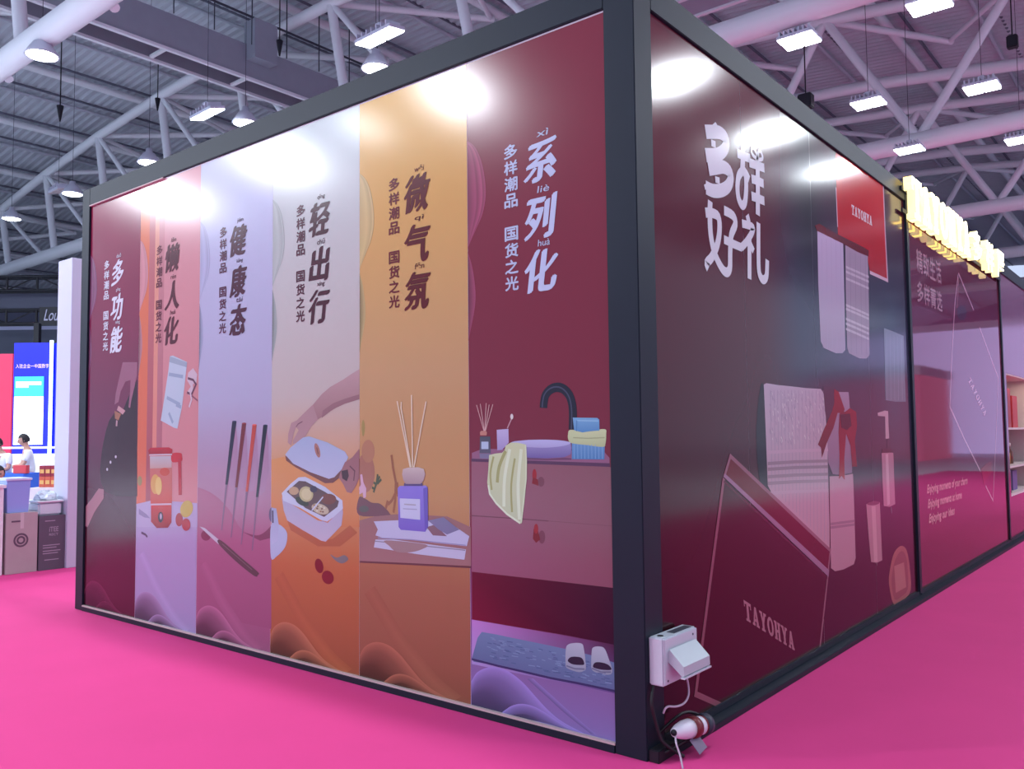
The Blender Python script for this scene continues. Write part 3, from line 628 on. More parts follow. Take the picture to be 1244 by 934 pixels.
ell('dried_citrus_slice', r, L, (389.5, 687), 5, 9, (134, 34, 40), 3, -.2); ell('dried_citrus_slice', r, L, (400, 701), 7, 8.5, (142, 38, 44), 3, -.4); poly('grey_leaf', r, L, [(403, 673), (411, 677), (420, 674), (425, 679), (418, 684), (410, 681)], (130, 116, 120), 3, True)

# strip 3: chopsticks and knife
r = PN[3]; c = crop(240, 500, 4.25)
poly('pink_tray', r, L, smooth_pts(c((8, 390), (60, 410), (120, 450), (180, 520), (220, 590), (260, 622), (310, 636), (350, 622), (388, 585)), 3, False) + c((388, 1120), (8, 1040)), (180, 98, 132), 1, col2=(168, 84, 118))
poly('tray_shadow', r, L, smooth_pts(c((240, 620), (310, 638), (350, 624), (388, 588)), 3, False) + c((388, 650), (330, 665)), (134, 66, 92), 2)
for (a, b, d, col) in (((198, 50), (157, 376), (132, 612), (46, 38, 62)), ((248, 60), (208, 390), (181, 648), (122, 40, 52)), ((302, 68), (262, 412), (233, 685), (198, 70, 62)), ((358, 70), (315, 440), (290, 716), (38, 34, 52))):
    poly('stick_shadow', r, L, c((a[0] + 8, a[1] + 20), (a[0] + 14, a[1] + 80), (a[0] + 18, a[1] + 230), (a[0] - 2, a[1] + 340), (b[0] + 8, b[1])), (178, 128, 160), 2)
    poly('chopstick_tip', r, L, c((b[0] - 5, b[1]), (b[0] + 5, b[1]), (d[0] + 2.5, d[1]), (d[0] - 2.5, d[1])), (138, 98, 128), 4); poly('chopstick_handle', r, L, c((a[0] - 11, a[1]), (a[0] + 11, a[1]), (b[0] + 6, b[1]), (b[0] - 6, b[1])), col, 5); ell('chopstick_end', r, L, c(a)[0], 2.5, .8, mulc(col, 1.4), 6)
poly('knife_blade', r, L, c((18, 592), (45, 600), (128, 668), (116, 684)), (206, 178, 198), 4); poly('knife_handle', r, L, smooth_pts(c((116, 680), (130, 664), (230, 750), (318, 825), (320, 840), (300, 846), (200, 766)), 4), (92, 66, 72), 5); stroke('handle_shine', r, L, c((136, 682), (290, 815)), .006, (128, 100, 104), 6); ell('cherry', r, L, (252, 650), 6, 6.5, (132, 44, 76), 3)
ell('cup_edge', r, L, (332, 625), 3.5, 9, (104, 84, 118), 3)

# strip 2: juicer bottle
r = PN[2]; c = crop(170, 430, 4.0625)
def vb(nm, a, b, z0, z1, col, col2=None, lay=1): poly(nm, r, L, [(a, z1), (b, z1), (b, z0), (a, z0)], col, lay, strip=2, col2=col2)
vb('orange_band', 0, .16, .98, 3.86, (232, 122, 84), (224, 96, 74)); vb('dark_band', .16, .26, .98, 3.86, (206, 116, 120), (172, 70, 86)); vb('light_band', .26, .33, .98, 3.86, (236, 158, 138), (226, 120, 112)); vb('shade_band', .33, .42, .98, 3.86, (214, 138, 146), (176, 86, 104))
poly('white_tablecloth', r, L, [(167.3, 612), (185, 608), (215, 609), (241.5, 611), (241.6, 640), (167.2, 640)], (188, 154, 194), 2)
poly('white_pouch', r, L, c((155, 12), (170, 8), (240, 40), (228, 150), (215, 260), (192, 368), (176, 364), (110, 328), (130, 200), (148, 80)), (196, 194, 214), 3); poly('pouch_fold', r, L, c((155, 12), (240, 42), (238, 66), (152, 40)), (166, 166, 186), 4)
for a, b in (((140, 215), (205, 250)), ((150, 290), (170, 340)), ((150, 100), (220, 112)), ((185, 250), (210, 262))): stroke('pouch_print', r, L, c(a, b), .03, (160, 162, 188), 4)
poly('bow_knot', r, L, c((246, 92), (270, 70), (290, 100), (286, 140), (268, 150), (272, 180), (250, 205), (240, 190), (258, 160), (240, 130)), (214, 176, 192), 4); stroke('bow_outline', r, L, c((244, 120), (270, 128), (284, 150), (262, 200), (240, 190)), .02, (110, 60, 84), 5); stroke('bow_tail', r, L, c((256, 190), (262, 225), (250, 262)), .02, (220, 184, 200), 5); stroke('bow_tail', r, L, c((262, 205), (292, 230)), .014, (150, 80, 100), 5)
poly('juicer_jar', r, L, c((55, 502), (166, 500), (165, 742), (60, 740)), (206, 116, 112), 4, col2=(206, 60, 50)); poly('jar_glass', r, L, c((57, 505), (164, 503), (164, 560), (57, 565)), (196, 176, 190), 5, col2=(206, 150, 146)); ell('orange_slice', r, L, (190.5, 588), 5.5, 12, (222, 150, 76), 6); ell('orange_slice', r, L, (194.5, 590), 4, 11, (232, 178, 100), 7); ell('strawberry_piece', r, L, (202, 573), 6, 5, (206, 70, 56), 7)
poly('juicer_lid', r, L, c((48, 475), (60, 462), (150, 460), (168, 470), (166, 492), (52, 496)), (200, 28, 52), 6, col2=(160, 22, 44)); stroke('lid_ring', r, L, c((54, 498), (166, 495)), .012, (220, 180, 196), 7)
poly('juicer_base', r, L, c((62, 742), (164, 740), (163, 830), (146, 856), (90, 858), (62, 826)), (210, 22, 38), 6, col2=(150, 14, 32)); stroke('base_ring', r, L, c((62, 742), (164, 740)), .014, (214, 170, 190), 7); ell('power_button', r, L, (197, 628), 3.2, 6.5, (40, 26, 50), 7); ell('button_ring', r, L, (197.3, 627), 1.3, 3.8, (190, 150, 180), 8)
poly('carry_strap', r, L, c((166, 492), (208, 488), (215, 505), (212, 528), (166, 532)), (204, 28, 50), 5, True); stroke('strap_loop', r, L, c((203, 515), (206, 695)), .05, (190, 34, 54), 5)
ell('mango', r, L, (228.5, 618), 7.6, 10.5, (204, 160, 72), 4, .25); ell('strawberry', r, L, (219.5, 631), 4.4, 8.2, (172, 36, 52), 5); ell('strawberry', r, L, (228, 637), 5.2, 7.6, (184, 38, 54), 6); ell('green_leaf', r, L, (171.5, 584), 2.8, 6, (160, 128, 84), 4); poly('table_pearls', r, L, c((2, 762), (40, 790), (58, 810), (30, 806), (2, 790)), (150, 118, 160), 4); stroke('pearl_string', r, L, c((14, 880), (34, 890), (44, 902)), .02, (90, 56, 92), 4)

# strip 1: forearm with massage sleeve
r = PN[1]; c = crop(90, 440, 4.245)
poly('dark_sleeve', r, L, c((188, 300), (215, 262), (262, 240), (300, 150), (332, 90), (333, 690), (220, 690), (165, 664), (146, 620), (140, 560), (152, 440), (172, 350)), (52, 18, 36), 1, cols=None, col2=(70, 22, 44))
poly('spread_hand', r, L, c((258, 0), (333, 0), (332, 66), (318, 130), (304, 190), (296, 236), (288, 232), (296, 150), (298, 92), (272, 100), (248, 150), (236, 205), (216, 218), (222, 160), (240, 80)), (160, 92, 118), 2)
poly('wrist_tag', r, L, c((236, 224), (272, 250), (258, 270), (228, 246)), (206, 142, 152), 3); poly('tan_strap', r, L, c((216, 250), (250, 266), (236, 300), (218, 290)), (170, 104, 84), 3); stroke('wrist_stitch', r, L, c((228, 300), (226, 330)), .03, (190, 140, 150), 4)
for p in ((222, 487), (195, 515), (178, 552)): ell('steel_stud', r, L, c(p)[0], 1.1, 1.8, (214, 186, 206), 3)
stroke('sleeve_seam', r, L, c((238, 330), (228, 440), (205, 600)), .012, (44, 18, 36), 2)
poly('forearm', r, L, c((134, 650), (160, 655), (160, 700), (112, 772), (76, 850), (64, 842), (66, 744), (100, 700)), (172, 104, 122), 2)

# ------------------------------------------------------------------ printed panels, right face
R = 'R'
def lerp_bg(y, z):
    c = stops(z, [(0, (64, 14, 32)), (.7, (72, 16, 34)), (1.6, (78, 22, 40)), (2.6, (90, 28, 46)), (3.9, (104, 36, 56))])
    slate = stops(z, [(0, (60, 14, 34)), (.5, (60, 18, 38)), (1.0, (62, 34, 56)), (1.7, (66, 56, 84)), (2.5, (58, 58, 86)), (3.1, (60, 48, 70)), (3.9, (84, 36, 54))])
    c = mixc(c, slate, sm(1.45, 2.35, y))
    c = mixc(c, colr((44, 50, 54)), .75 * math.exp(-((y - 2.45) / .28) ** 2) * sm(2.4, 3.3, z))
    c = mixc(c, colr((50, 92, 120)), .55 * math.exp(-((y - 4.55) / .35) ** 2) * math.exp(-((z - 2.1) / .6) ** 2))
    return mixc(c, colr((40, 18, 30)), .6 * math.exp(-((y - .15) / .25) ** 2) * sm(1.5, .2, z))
pa = thing('printed_panel', 'dark wine printed wall panel with towels, gift box and large rounded lettering, right of corner', 'poster', (0, 0, 0), 'printed panels of the right booth face')
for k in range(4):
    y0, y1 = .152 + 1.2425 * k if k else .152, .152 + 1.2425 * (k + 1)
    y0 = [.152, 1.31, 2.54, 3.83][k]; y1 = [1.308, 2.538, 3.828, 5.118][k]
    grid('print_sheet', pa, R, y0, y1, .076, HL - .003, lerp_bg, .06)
    box('panel_board', (0, y0 + .001, .076), (TH - .0006, y1 - .001, HL - .003), M['white'], pa)
# big rounded characters
c = crop(840, 140, 4.447); W_ = (228, 232, 252)
CH = {
 'rounded_lettering': [
  dict(w=.07, p=[(65, 92), (100, 92), (140, 96), (170, 120), (178, 155), (165, 190), (130, 215), (66, 218)]), dict(w=.05, p=[(96, 92), (120, 70), (135, 95)]), dict(w=.05, p=[(106, 138), (108, 175)]),
  dict(w=.07, p=[(80, 292), (120, 286), (160, 282), (192, 305), (200, 345), (185, 385), (150, 408), (105, 410), (66, 392)]), dict(w=.045, p=[(130, 288), (150, 262), (160, 282)]), dict(w=.05, p=[(127, 335), (129, 370)]), dict(w=.05, p=[(66, 372), (72, 400)])],
 'rounded_lettering ': [
  dict(w=.05, p=[(236, 206), (270, 222), (306, 236)]), dict(w=.055, p=[(268, 165), (267, 240), (264, 300)]), dict(w=.05, p=[(266, 300), (244, 330), (237, 390), (243, 450), (262, 488), (278, 470), (284, 400), (282, 335), (272, 308)]), dict(w=.05, p=[(268, 296), (284, 318), (300, 350)]),
  dict(w=.022, p=[(345, 240), (318, 215), (312, 185), (325, 180), (342, 215), (345, 240), (372, 238), (366, 205), (352, 196), (345, 240)]),
  dict(w=.05, p=[(300, 258), (340, 272), (382, 288)]), dict(w=.05, p=[(312, 345), (345, 356), (378, 372)]), dict(w=.05, p=[(312, 438), (345, 450), (382, 466)]), dict(w=.055, p=[(345, 250), (346, 400), (346, 542)])],
 'rounded_lettering  ': [
  dict(w=.05, p=[(90, 465), (88, 530), (92, 640), (112, 740), (148, 820), (178, 850), (196, 826), (198, 740), (204, 650), (226, 590), (214, 545), (165, 515)]), dict(w=.05, p=[(64, 528), (100, 530), (134, 552), (140, 620), (128, 700), (98, 768), (72, 800), (80, 828)]), dict(w=.045, p=[(164, 672), (210, 695), (260, 716)])],
 'rounded_lettering   ': [
  dict(w=.045, p=[(290, 540), (300, 582)]), dict(w=.045, p=[(262, 586), (316, 604), (318, 630), (290, 680), (258, 716)]), dict(w=.05, p=[(302, 650), (302, 760), (302, 886)]), dict(w=.04, p=[(304, 690), (324, 736)]), dict(w=.05, p=[(350, 582), (350, 700), (352, 830), (362, 874), (378, 890), (394, 868), (398, 782)])]}
for nm, ls in CH.items():
    V = []; F = []
    for di, d in enumerate(ls):
        pts = [c(p)[0] for p in d['p']]; pts = smooth_pts(pts, 4, False) if len(pts) > 3 else pts
        v, f = strokes2([dict(w=d['w'] * 1.2, p=to2(R, pts))], 0); k = len(V); V += [(a, b, .9 * di) for a, b, _ in v]; F += [tuple(i + k for i in q) for q in f]
    flat(nm.strip(), pa, R, V, F, [colr(W_)] * len(V), 6)
# upper gift box and two towels
poly('gift_box_lid', pa, R, [(1013, 190), (1013.6, 186), (1043, 202), (1071, 222), (1076, 341), (1055, 331), (1050, 302), (1016, 285)], (226, 22, 34), 1, col2=(176, 18, 34))
stroke('box_outline', pa, R, [(1013.6, 228), (1015.6, 276)], .018, (224, 200, 220), 2); stroke('box_outline', pa, R, [(1071.3, 225), (1073.5, 280), (1076.6, 341), (1055, 331)], .03, (224, 190, 210), 2)
word_decal('brand_lettering', pa, R, 'TAYOHYA', (1032.5, 248.5), (1032.8, 260.5), (1056.6, 262), (1057.6, 274.5), (238, 226, 236), 3)
c = crop(970, 180, 3.46)
poly('bath_towel', pa, R, c((72, 342), (110, 364), (150, 388), (181, 398), (186, 620), (190, 848), (178, 862), (150, 862), (100, 840), (86, 812), (76, 560)), (206, 190, 226), 3, col2=(178, 160, 190))
poly('bath_towel', pa, R, c((190, 402), (240, 430), (285, 452), (290, 680), (292, 870), (280, 884), (250, 884), (205, 862), (198, 838), (192, 600)), (176, 158, 184), 3, col2=(164, 144, 168))
for z_ in (500, 520, 548, 660, 676, 718, 738, 760): stroke('towel_stripe', pa, R, c((193, z_), (240, z_ + 20), (289, z_ + 42)), .02, (206, 190, 212), 4)
for x_ in (90, 110, 130, 150, 170): stroke('towel_rib', pa, R, c((x_, 380), (x_ + 6, 840)), .006, (186, 170, 206), 4)
for x_ in (210, 232, 254, 274): stroke('towel_rib', pa, R, c((x_, 440), (x_ + 5, 866)), .006, (146, 128, 156), 5)
poly('red_hanger_bar', pa, R, c((62, 326), (80, 318), (180, 378), (288, 430), (288, 456), (240, 436), (180, 402), (70, 348)), (112, 22, 38), 5)
poly('folded_towel', pa, R, [(1072, 398.5), (1084, 403), (1096, 408), (1097.2, 450), (1098.6, 488), (1086, 488), (1073.8, 486)], (134, 148, 170), 3, col2=(110, 124, 150))
for q in range(5): stroke('towel_rib', pa, R, [(1075 + q * 4.6, 404 + q * 1.6), (1076 + q * 4.6, 486)], .01, (150, 162, 184), 4)
# large towel with ribbon
c = crop(910, 450, 3.735)
poly('towel_shadow', pa, R, c((36, 120), (58, 66), (90, 300), (84, 560), (40, 500), (24, 300)), (36, 26, 40), 2, True); poly('large_towel', pa, R, c((58, 64), (70, 58), (120, 66), (180, 72), (250, 80), (318, 84), (334, 110), (340, 200), (348, 350), (352, 520), (357, 700), (358, 822), (240, 702), (98, 562), (76, 522), (68, 300)), (196, 176, 204), 3, col2=(204, 148, 176))
for x_ in range(88, 345, 16): stroke('towel_rib', pa, R, c((x_, 90), (x_ + 4, 300), (x_ + 6, min(800, 520 + (x_ - 76) * 1.0))), .008, (172, 150, 182) if x_ % 32 else (214, 194, 216), 4)
for cw_ in ((168, 148, 180), (226, 208, 226), (180, 158, 188)):
    ls_ = []
    for q in range(64):
        xx = 84 + 250 * random.random(); zz_ = 92 + 230 * random.random(); ll = 8 + 16 * random.random(); ls_.append(c((xx, zz_), (xx + 3, zz_ + ll)))
    stroke('towel_weave', pa, R, ls_, .007, cw_, 4.4, many=True)['kind'] = 'stuff'
for z_, k_ in ((360, 1.1), (410, .88), (436, .86), (470, .88), (500, .9), (545, 1.08)): stroke('towel_band', pa, R, c((76, z_ + 12), (200, z_ + 4), (350, z_)), .022, mulc((186, 152, 180), k_), 5)
poly('rolled_towel', pa, R, c((345, 300), (360, 200), (398, 98), (444, 98), (450, 172), (458, 330), (460, 464), (410, 474), (372, 470), (352, 420)), (168, 142, 176), 3, col2=(150, 112, 148))
poly('rolled_towel', pa, R, c((357, 480), (410, 478), (464, 468), (470, 640), (476, 850), (468, 878), (420, 902), (382, 910), (364, 896), (360, 700)), (196, 148, 176), 4, col2=(196, 136, 166))
for z_ in (690, 706): stroke('towel_band', pa, R, c((362, z_ + 6), (472, z_ - 8)), .02, (164, 118, 148), 5)
poly('ribbon_wrap', pa, R, c((328, 72), (386, 78), (392, 150), (372, 220), (348, 262), (336, 180)), (72, 50, 78), 5)
poly('red_ribbon', pa, R, c((378, 84), (398, 96), (426, 176), (420, 196), (394, 192), (374, 262), (344, 330), (322, 396), (318, 350), (304, 336), (330, 270), (366, 190), (378, 150)), (148, 36, 52), 6, col2=(96, 28, 44))
poly('red_ribbon', pa, R, c((402, 196), (440, 182), (432, 290), (424, 400), (426, 496), (411, 478), (400, 492), (402, 380), (398, 280)), (120, 32, 52), 6, col2=(170, 36, 52)); poly('red_ribbon', pa, R, c((430, 186), (450, 170), (478, 188), (482, 250), (472, 320), (482, 436), (460, 436), (452, 340), (430, 280)), (142, 36, 54), 7); poly('ribbon_shadow', pa, R, c((404, 200), (450, 196), (456, 250), (436, 270), (412, 260)), (74, 28, 50), 8)
# soap pump, cup, tray
poly('pump_head', pa, R, c((576, 192), (608, 182), (624, 184), (626, 250), (629, 308), (612, 310), (610, 208), (578, 206)), (202, 160, 186), 4); stroke('pump_stem', pa, R, c((620, 312), (621, 352)), .02, (96, 66, 92), 4)
poly('pump_bottle', pa, R, c((594, 372), (620, 366), (648, 374), (652, 500), (656, 606), (630, 618), (604, 614), (598, 500)), (194, 128, 160), 4); poly('bottle_shine', pa, R, c((612, 380), (624, 378), (632, 606), (620, 612)), (222, 162, 190), 5); poly('bottle_collar', pa, R, c((596, 356), (640, 354), (646, 372), (594, 374)), (70, 40, 62), 5)
poly('tumbler_cup', pa, R, c((524, 606), (556, 592), (586, 598), (592, 740), (597, 860), (572, 872), (546, 868), (534, 740)), (190, 130, 156), 4); ell('cup_mouth', pa, R, c((556, 602))[0], 7.6, 2.4, (126, 66, 92), 5, -.1); poly('cup_shine', pa, R, c((548, 616), (566, 614), (576, 866), (560, 868)), (214, 154, 178), 5)
stroke('drip', pa, R, c((638, 618), (640, 648)), .012, (190, 150, 180), 4); stroke('drip', pa, R, c((572, 872), (574, 884)), .012, (170, 120, 150), 4)
c = crop(1040, 380, 2.524)
poly('oval_dish', pa, R, smooth_pts(c((96, 830), (100, 780), (112, 735), (132, 714), (150, 726), (160, 780), (163, 850), (140, 880), (112, 896)), 3), (176, 98, 104), 3); poly('dish_inner', pa, R, smooth_pts(c((104, 830), (108, 784), (118, 750), (134, 730), (148, 744), (154, 790), (154, 846), (136, 868), (114, 878)), 3), (156, 80, 92), 4); poly('soap_bar', pa, R, c((112, 776), (142, 764), (149, 840), (117, 858)), (192, 116, 124), 5)
# lower gift box
c = crop(830, 540, 2.744)
poly('gift_box_lid', pa, R, c((150, 38), (485, 352), (474, 434), (128, 108)), (118, 24, 40), 6, col2=(104, 20, 40)); poly('gift_box_front', pa, R, c((130, 126), (472, 440), (448, 690), (300, 786), (150, 880), (34, 830)), (78, 16, 34), 6, col2=(66, 10, 30))
poly('lid_edge', pa, R, c((126, 106), (132, 96), (480, 418), (478, 440)), (168, 118, 160), 7); stroke('lid_edge_line', pa, R, c((128, 122), (474, 444)), .014, (96, 34, 60), 8)
stroke('box_outline', pa, R, c((128, 112), (82, 460), (34, 830), (146, 880)), .032, (150, 84, 112), 7); stroke('box_outline', pa, R, c((130, 106), (150, 38), (484, 352), (476, 434), (448, 690)), .026, (158, 98, 124), 7)
word_decal('brand_lettering', pa, R, 'TAYOHYA', (900.5, 728), (902.5, 752), (955, 764), (963, 790), (184, 116, 146), 8)

pb = thing('printed_panel', 'mirror-glossy wine panel with thin box outline and script lines under the glowing sign', 'poster', (0, 0, 0), 'printed panels of the right booth face')
grid('print_sheet', pb, 'B', 5.202, 9.998, .076, HL - .025, lambda y, z: stops(z, [(0, (120, 30, 58)), (.7, (112, 32, 60)), (1.5, (118, 46, 84)), (2.6, (120, 50, 86)), (3.9, (104, 34, 56))]), .2)
box('panel_board', (0, 5.203, .076), (TH - .0006, 9.997, HL - .025), M['white'], pb)
B = 'B'
def chars(nm, s, TL, BL, TR, BR, col, bold=.02):
    q = [plane2('R', RW(p)) for p in (TL, BL, TR, BR)]; n = len(s); items = []
    yy0, yy1 = q[1][0], q[3][0]; z0 = (q[1][1] + q[3][1]) / 2; z1 = (q[0][1] + q[2][1]) / 2; cw = (yy1 - yy0) / n
    for i, ch in enumerate(s): items.append((ch, yy0 + i * cw + cw * .04, yy0 + (i + 1) * cw - cw * .06, z0, z1, bold, 0, 0))
    lettering(nm, pb, B, items, col, 4)
chars('slogan_lettering', '精致生活', (1111.4, 304.6), (1111.9, 331.5), (1142, 317), (1142.7, 344.6), (188, 150, 170)); chars('slogan_lettering', '多样菁选', (1112.3, 341.8), (1112.6, 367), (1143.2, 353.7), (1143.8, 379), (188, 150, 170))
for s, a, b in (('Enjoying moments of your charm', (1124.5, 598), (1174, 586)), ('Enjoying moments at home', (1125.6, 616), (1167, 606)), ('Enjoying our ideas', (1126.8, 634), (1158.6, 626))):
    p, q = plane2('R', RW(a)), plane2('R', RW(b)); lettering('script_lettering', pb, B, [(s, p[0], q[0], p[1] - .04, p[1] + .08, .05, .3, 0)], (226, 158, 178), 4)
stroke('box_outline', pb, B, [(1162.5, 334), (1158.5, 370), (1155, 430), (1152.3, 494), (1170, 533), (1189.5, 572)], .03, (206, 158, 190), 3); stroke('box_outline', pb, B, [(1163, 332), (1181.4, 377)], .03, (206, 158, 190), 3); stroke('box_outline', pb, B, [(1188.7, 398), (1211.4, 459), (1209, 524), (1205, 608), (1196, 590)], .03, (206, 158, 190), 3); stroke('box_outline', pb, B, [(1163.5, 336), (1161, 374)], .02, (190, 140, 170), 3)
word_decal('brand_lettering', pb, B, 'TAYOHYA', (1177.5, 458), (1174, 462), (1197, 500), (1194.5, 506), (206, 158, 190), 4)
poly('red_bow', pb, B, [(1190, 570), (1197, 563), (1203, 560), (1204, 574), (1198, 580), (1194, 590), (1192, 578)], (158, 40, 66), 3)
ell('ghost_mark', pb, B, (1167, 380), 6, 9, (92, 62, 92), 2)

pc = thing('printed_panel', 'plain pale violet wine panel with an open niche at the right picture edge', 'poster', (0, 0, 0), 'printed panels of the right booth face')
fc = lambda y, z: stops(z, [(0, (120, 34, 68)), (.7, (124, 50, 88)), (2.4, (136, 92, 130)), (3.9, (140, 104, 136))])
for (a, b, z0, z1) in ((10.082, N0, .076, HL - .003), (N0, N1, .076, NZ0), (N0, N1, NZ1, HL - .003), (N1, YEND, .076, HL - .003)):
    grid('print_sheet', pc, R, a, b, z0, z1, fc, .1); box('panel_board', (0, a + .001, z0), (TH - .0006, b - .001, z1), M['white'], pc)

# ------------------------------------------------------------------ glowing sign letters on the right top beam
def solid_from2(name, V, F, x0, x1, mats, parent=None):
    """extrude 2d polygons (y, z) from x0 to x1; faces glow, sides carry a dimmer warm glow"""
    bm = bmesh.new()
    for f in F:
        a = [bm.verts.new((x1, *V[i])) for i in f]; b = [bm.verts.new((x0, *V[i])) for i in f]
        fa = bm.faces.new(a); fb = bm.faces.new(b); fa.material_index = 0; fb.material_index = 1
        for i in range(len(f)):
            s = bm.faces.new((a[i], a[(i + 1) % len(f)], b[(i + 1) % len(f)], b[i])); s.material_index = 1
    return link(name, mesh(name, bm, mats), parent)
SIGN = thing('glowing_sign', 'glowing warm white raised letters fixed along the right top beam', 'sign', (0, 0, 0))
q0, q1 = 5.0, 7.6
box('mounting_rail', (.032, 4.95, 3.74), (.048, 10.0, 3.78), M['frame'], SIGN); box('mounting_rail', (.032, 4.95, 3.96), (.048, 10.0, 4.0), M['frame'], SIGN)
cwid = (q1 - q0) / 7
for i, ch in enumerate('TAYOHYA'):
    V = []; F = []
    for pl in slab(ch):
        k = len(V); V += [(q0 + i * cwid + a * cwid * .93, 3.69 + b * .40) for a, b in pl]; F.append(tuple(range(k, k + len(pl))))
    solid_from2('letter', V, F, .05, .13, [M['glow'], M['glowside']], SIGN)
for ch, (a, b) in zip('多样屋', ((7.78, 8.28), (8.56, 9.06), (9.3, 9.84))):
    V, F = text_geo(ch, .012); V = fit(V, a, b, 3.70, 4.09)
    solid_from2('letter', V, F, .05, .13, [M['glow'], M['glowside']], SIGN)

# ------------------------------------------------------------------ switch box, plug and cables at the corner post
sb = thing('switch_box', 'grey white wall switch box with lifted cover flap low on the corner post', 'switch box', (0, 0, 0))
box('box_body', (.031, .0, .37), (.112, .35, .605), M['plastic'], sb, .006)
box('box_lid', (.1125, .004, .376), (.12, .346, .6), M['plastic'], sb, .003)
bm = bmesh.new(); pr = [(.12, .545), (.135, .56), (.235, .462), (.228, .44), (.12, .44)]
pr = [(.121, .535), (.128, .548), (.205, .475), (.207, .43), (.198, .425), (.121, .485)]
fs = [[bm.verts.new((x, y, z)) for x, z in pr] for y in (.035, .315)]
bm.faces.new(fs[0]); bm.faces.new(fs[1])
for i in range(len(pr)): bm.faces.new((fs[0][i], fs[0][(i + 1) % len(pr)], fs[1][(i + 1) % len(pr)], fs[1][i]))
fl = link('cover_flap', mesh('cover_flap', bm, mat('flap_plastic', (176, 190, 196), .3, .5)), sb)
box('flap_rim', (.19, .03, .416), (.212, .32, .424), M['plastic'], fl)
box('top_gap', (.055, .14, .6051), (.1, .33, .6062), M['darkmetal'], sb); rod('knockout', (.07, .05, .603), (.07, .05, .607), .016, M['black'], sb)
rod('lid_screw', (.119, .3, .575), (.122, .3, .575), .006, M['darkmetal'], sb, seg=8); rod('lid_screw', (.119, .03, .395), (.122, .03, .395), .006, M['darkmetal'], sb, seg=8)
P = lambda px, py, x: tuple(at_x(px, py, x))
tag(tube('cable', [P(834, 822, .08), P(838, 838, .09), P(834, 853, .1), P(822, 859, .1), P(808, 857, .09), P(806, 866, .07)], .0055, M['cablew']), 'pale cable looping down from the switch box', 'cable')
pl = thing('cable_plug', 'white round plug connector with dark red band lying beside the corner foot', 'plug', (.14, .09, .14)); pl.rotation_euler = (math.radians(-96), 0, math.radians(-4))
def part_lathe(name, prof, m, parent, seg=24):
    bm = bmesh.new(); lathe(bm, prof, seg); return link(name, mesh(name, bm, m, True), parent)
part_lathe('plug_cone', [(.001, -.04), (.022, -.04), (.036, .0), (.046, .05), (.048, .1), (.001, .1)], M['plug'], pl)
part_lathe('cable_gland', [(.001, -.05), (.014, -.05), (.016, -.041), (.001, -.041)], M['black'], pl)
part_lathe('red_band', [(.001, .1), (.053, .1), (.055, .13), (.053, .155), (.001, .155)], M['plugred'], pl)
part_lathe('socket_body', [(.001, .155), (.047, .155), (.047, .215), (.001, .215)], M['plug'], pl)
part_lathe('red_stripe', [(.001, .2), (.048, .2), (.048, .22), (.001, .22)], M['plugred'], pl)
part_lathe('end_collar', [(.001, .215), (.054, .217), (.056, .24), (.05, .27), (.001, .27)], M['darkmetal'], pl)
tag(tube('cable', [(.14, .06, .13), P(820, 900, .16), P(826, 916, .18), P(829, 930, .2), P(832, 950, .22)], .0045, M['cablew']), 'thin pale cord running from the plug down to the floor', 'cable')
tag(tube('cable', [(.02, .1, .1), P(818, 873, .08), P(832, 864, .09), P(846, 866, .1), P(856, 874, .12), (.14, .36, .11)], .008, M['cableb']), 'thick black cable arched over the white plug', 'cable')
tag(tube('cable', [(.045, .02, .37), P(790, 850, .05), P(795, 872, .06), P(800, 890, .07), P(806, 905, .09), (.16, .1, .02)], .009, M['cableb']), 'black cable dropping from the box along the corner post', 'cable')
tag(tube('cable', [(.06, .03, .02), (.12, .05, .06), (.16, .2, .09), (.12, .32, .03), (.05, .3, .02), (.08, .12, .05)], .008, M['cableb']), 'coiled black cable on the floor under the plug', 'cable')
tg = tag(box('cable_tag', (-.04, -.045, -.001), (.04, .045, .001), mat('smoky_plastic_tag', (120, 104, 130), .3)), 'small smoky plastic tag lying under the plug', 'tag'); tg.location = (.19, .2, .06); tg.rotation_euler = (.2, .9, .2)
box('base_plate', (.03, -.02, 0), (.09, .15, .06), M['black'], bf, .004)

# ------------------------------------------------------------------ niche shelf at the right edge
dn = thing('display_niche', 'lit white niche with three shelves set into the violet panel at right edge', 'shelf', (0, 0, 0))
wl = mat('niche_white', (206, 190, 186), .5); wd = mat('niche_dark_back', (92, 64, 66), .6)
box('back_board', (-.42, N0, NZ0), (-.40, N1, NZ1), wd, dn); box('side_board', (-.40, N0, NZ0), (-.001, N0 + .02, NZ1), wl, dn); box('side_board', (-.40, N1 - .02, NZ0), (-.001, N1, NZ1), wl, dn)
for z_ in (NZ0, 1.06, 1.62, NZ1 - .02): box('shelf_board', (-.40, N0 + .02, z_), (.006, N1 - .02, z_ + .03), wl, dn)
l_ = D.lights.new('niche_light', 'AREA'); l_.shape = 'RECTANGLE'; l_.size = .05; l_.size_y = 2; l_.energy = 7; l_.color = (1, .8, .62); lo = D.objects.new('niche_light', l_); COL.objects.link(lo); lo.parent = dn; lo.location = (-.06, 11.4, NZ1 - .04)
def bottle(x, y, z, h, r_, colb, colc, label, group):
    t = thing('bottle', label, 'bottle', (x, y, z), group); mb = mat('bottle_glass', colb, .2)
    part_lathe('bottle_body', [(.001, 0), (r_, 0), (r_, h * .6), (r_ * .4, h * .75), (r_ * .36, h * .85), (.001, h * .85)], mb, t, 14); part_lathe('cap', [(.001, h * .84), (r_ * .45, h * .84), (r_ * .45, h), (.001, h)], mat('cap', colc, .4), t, 12)
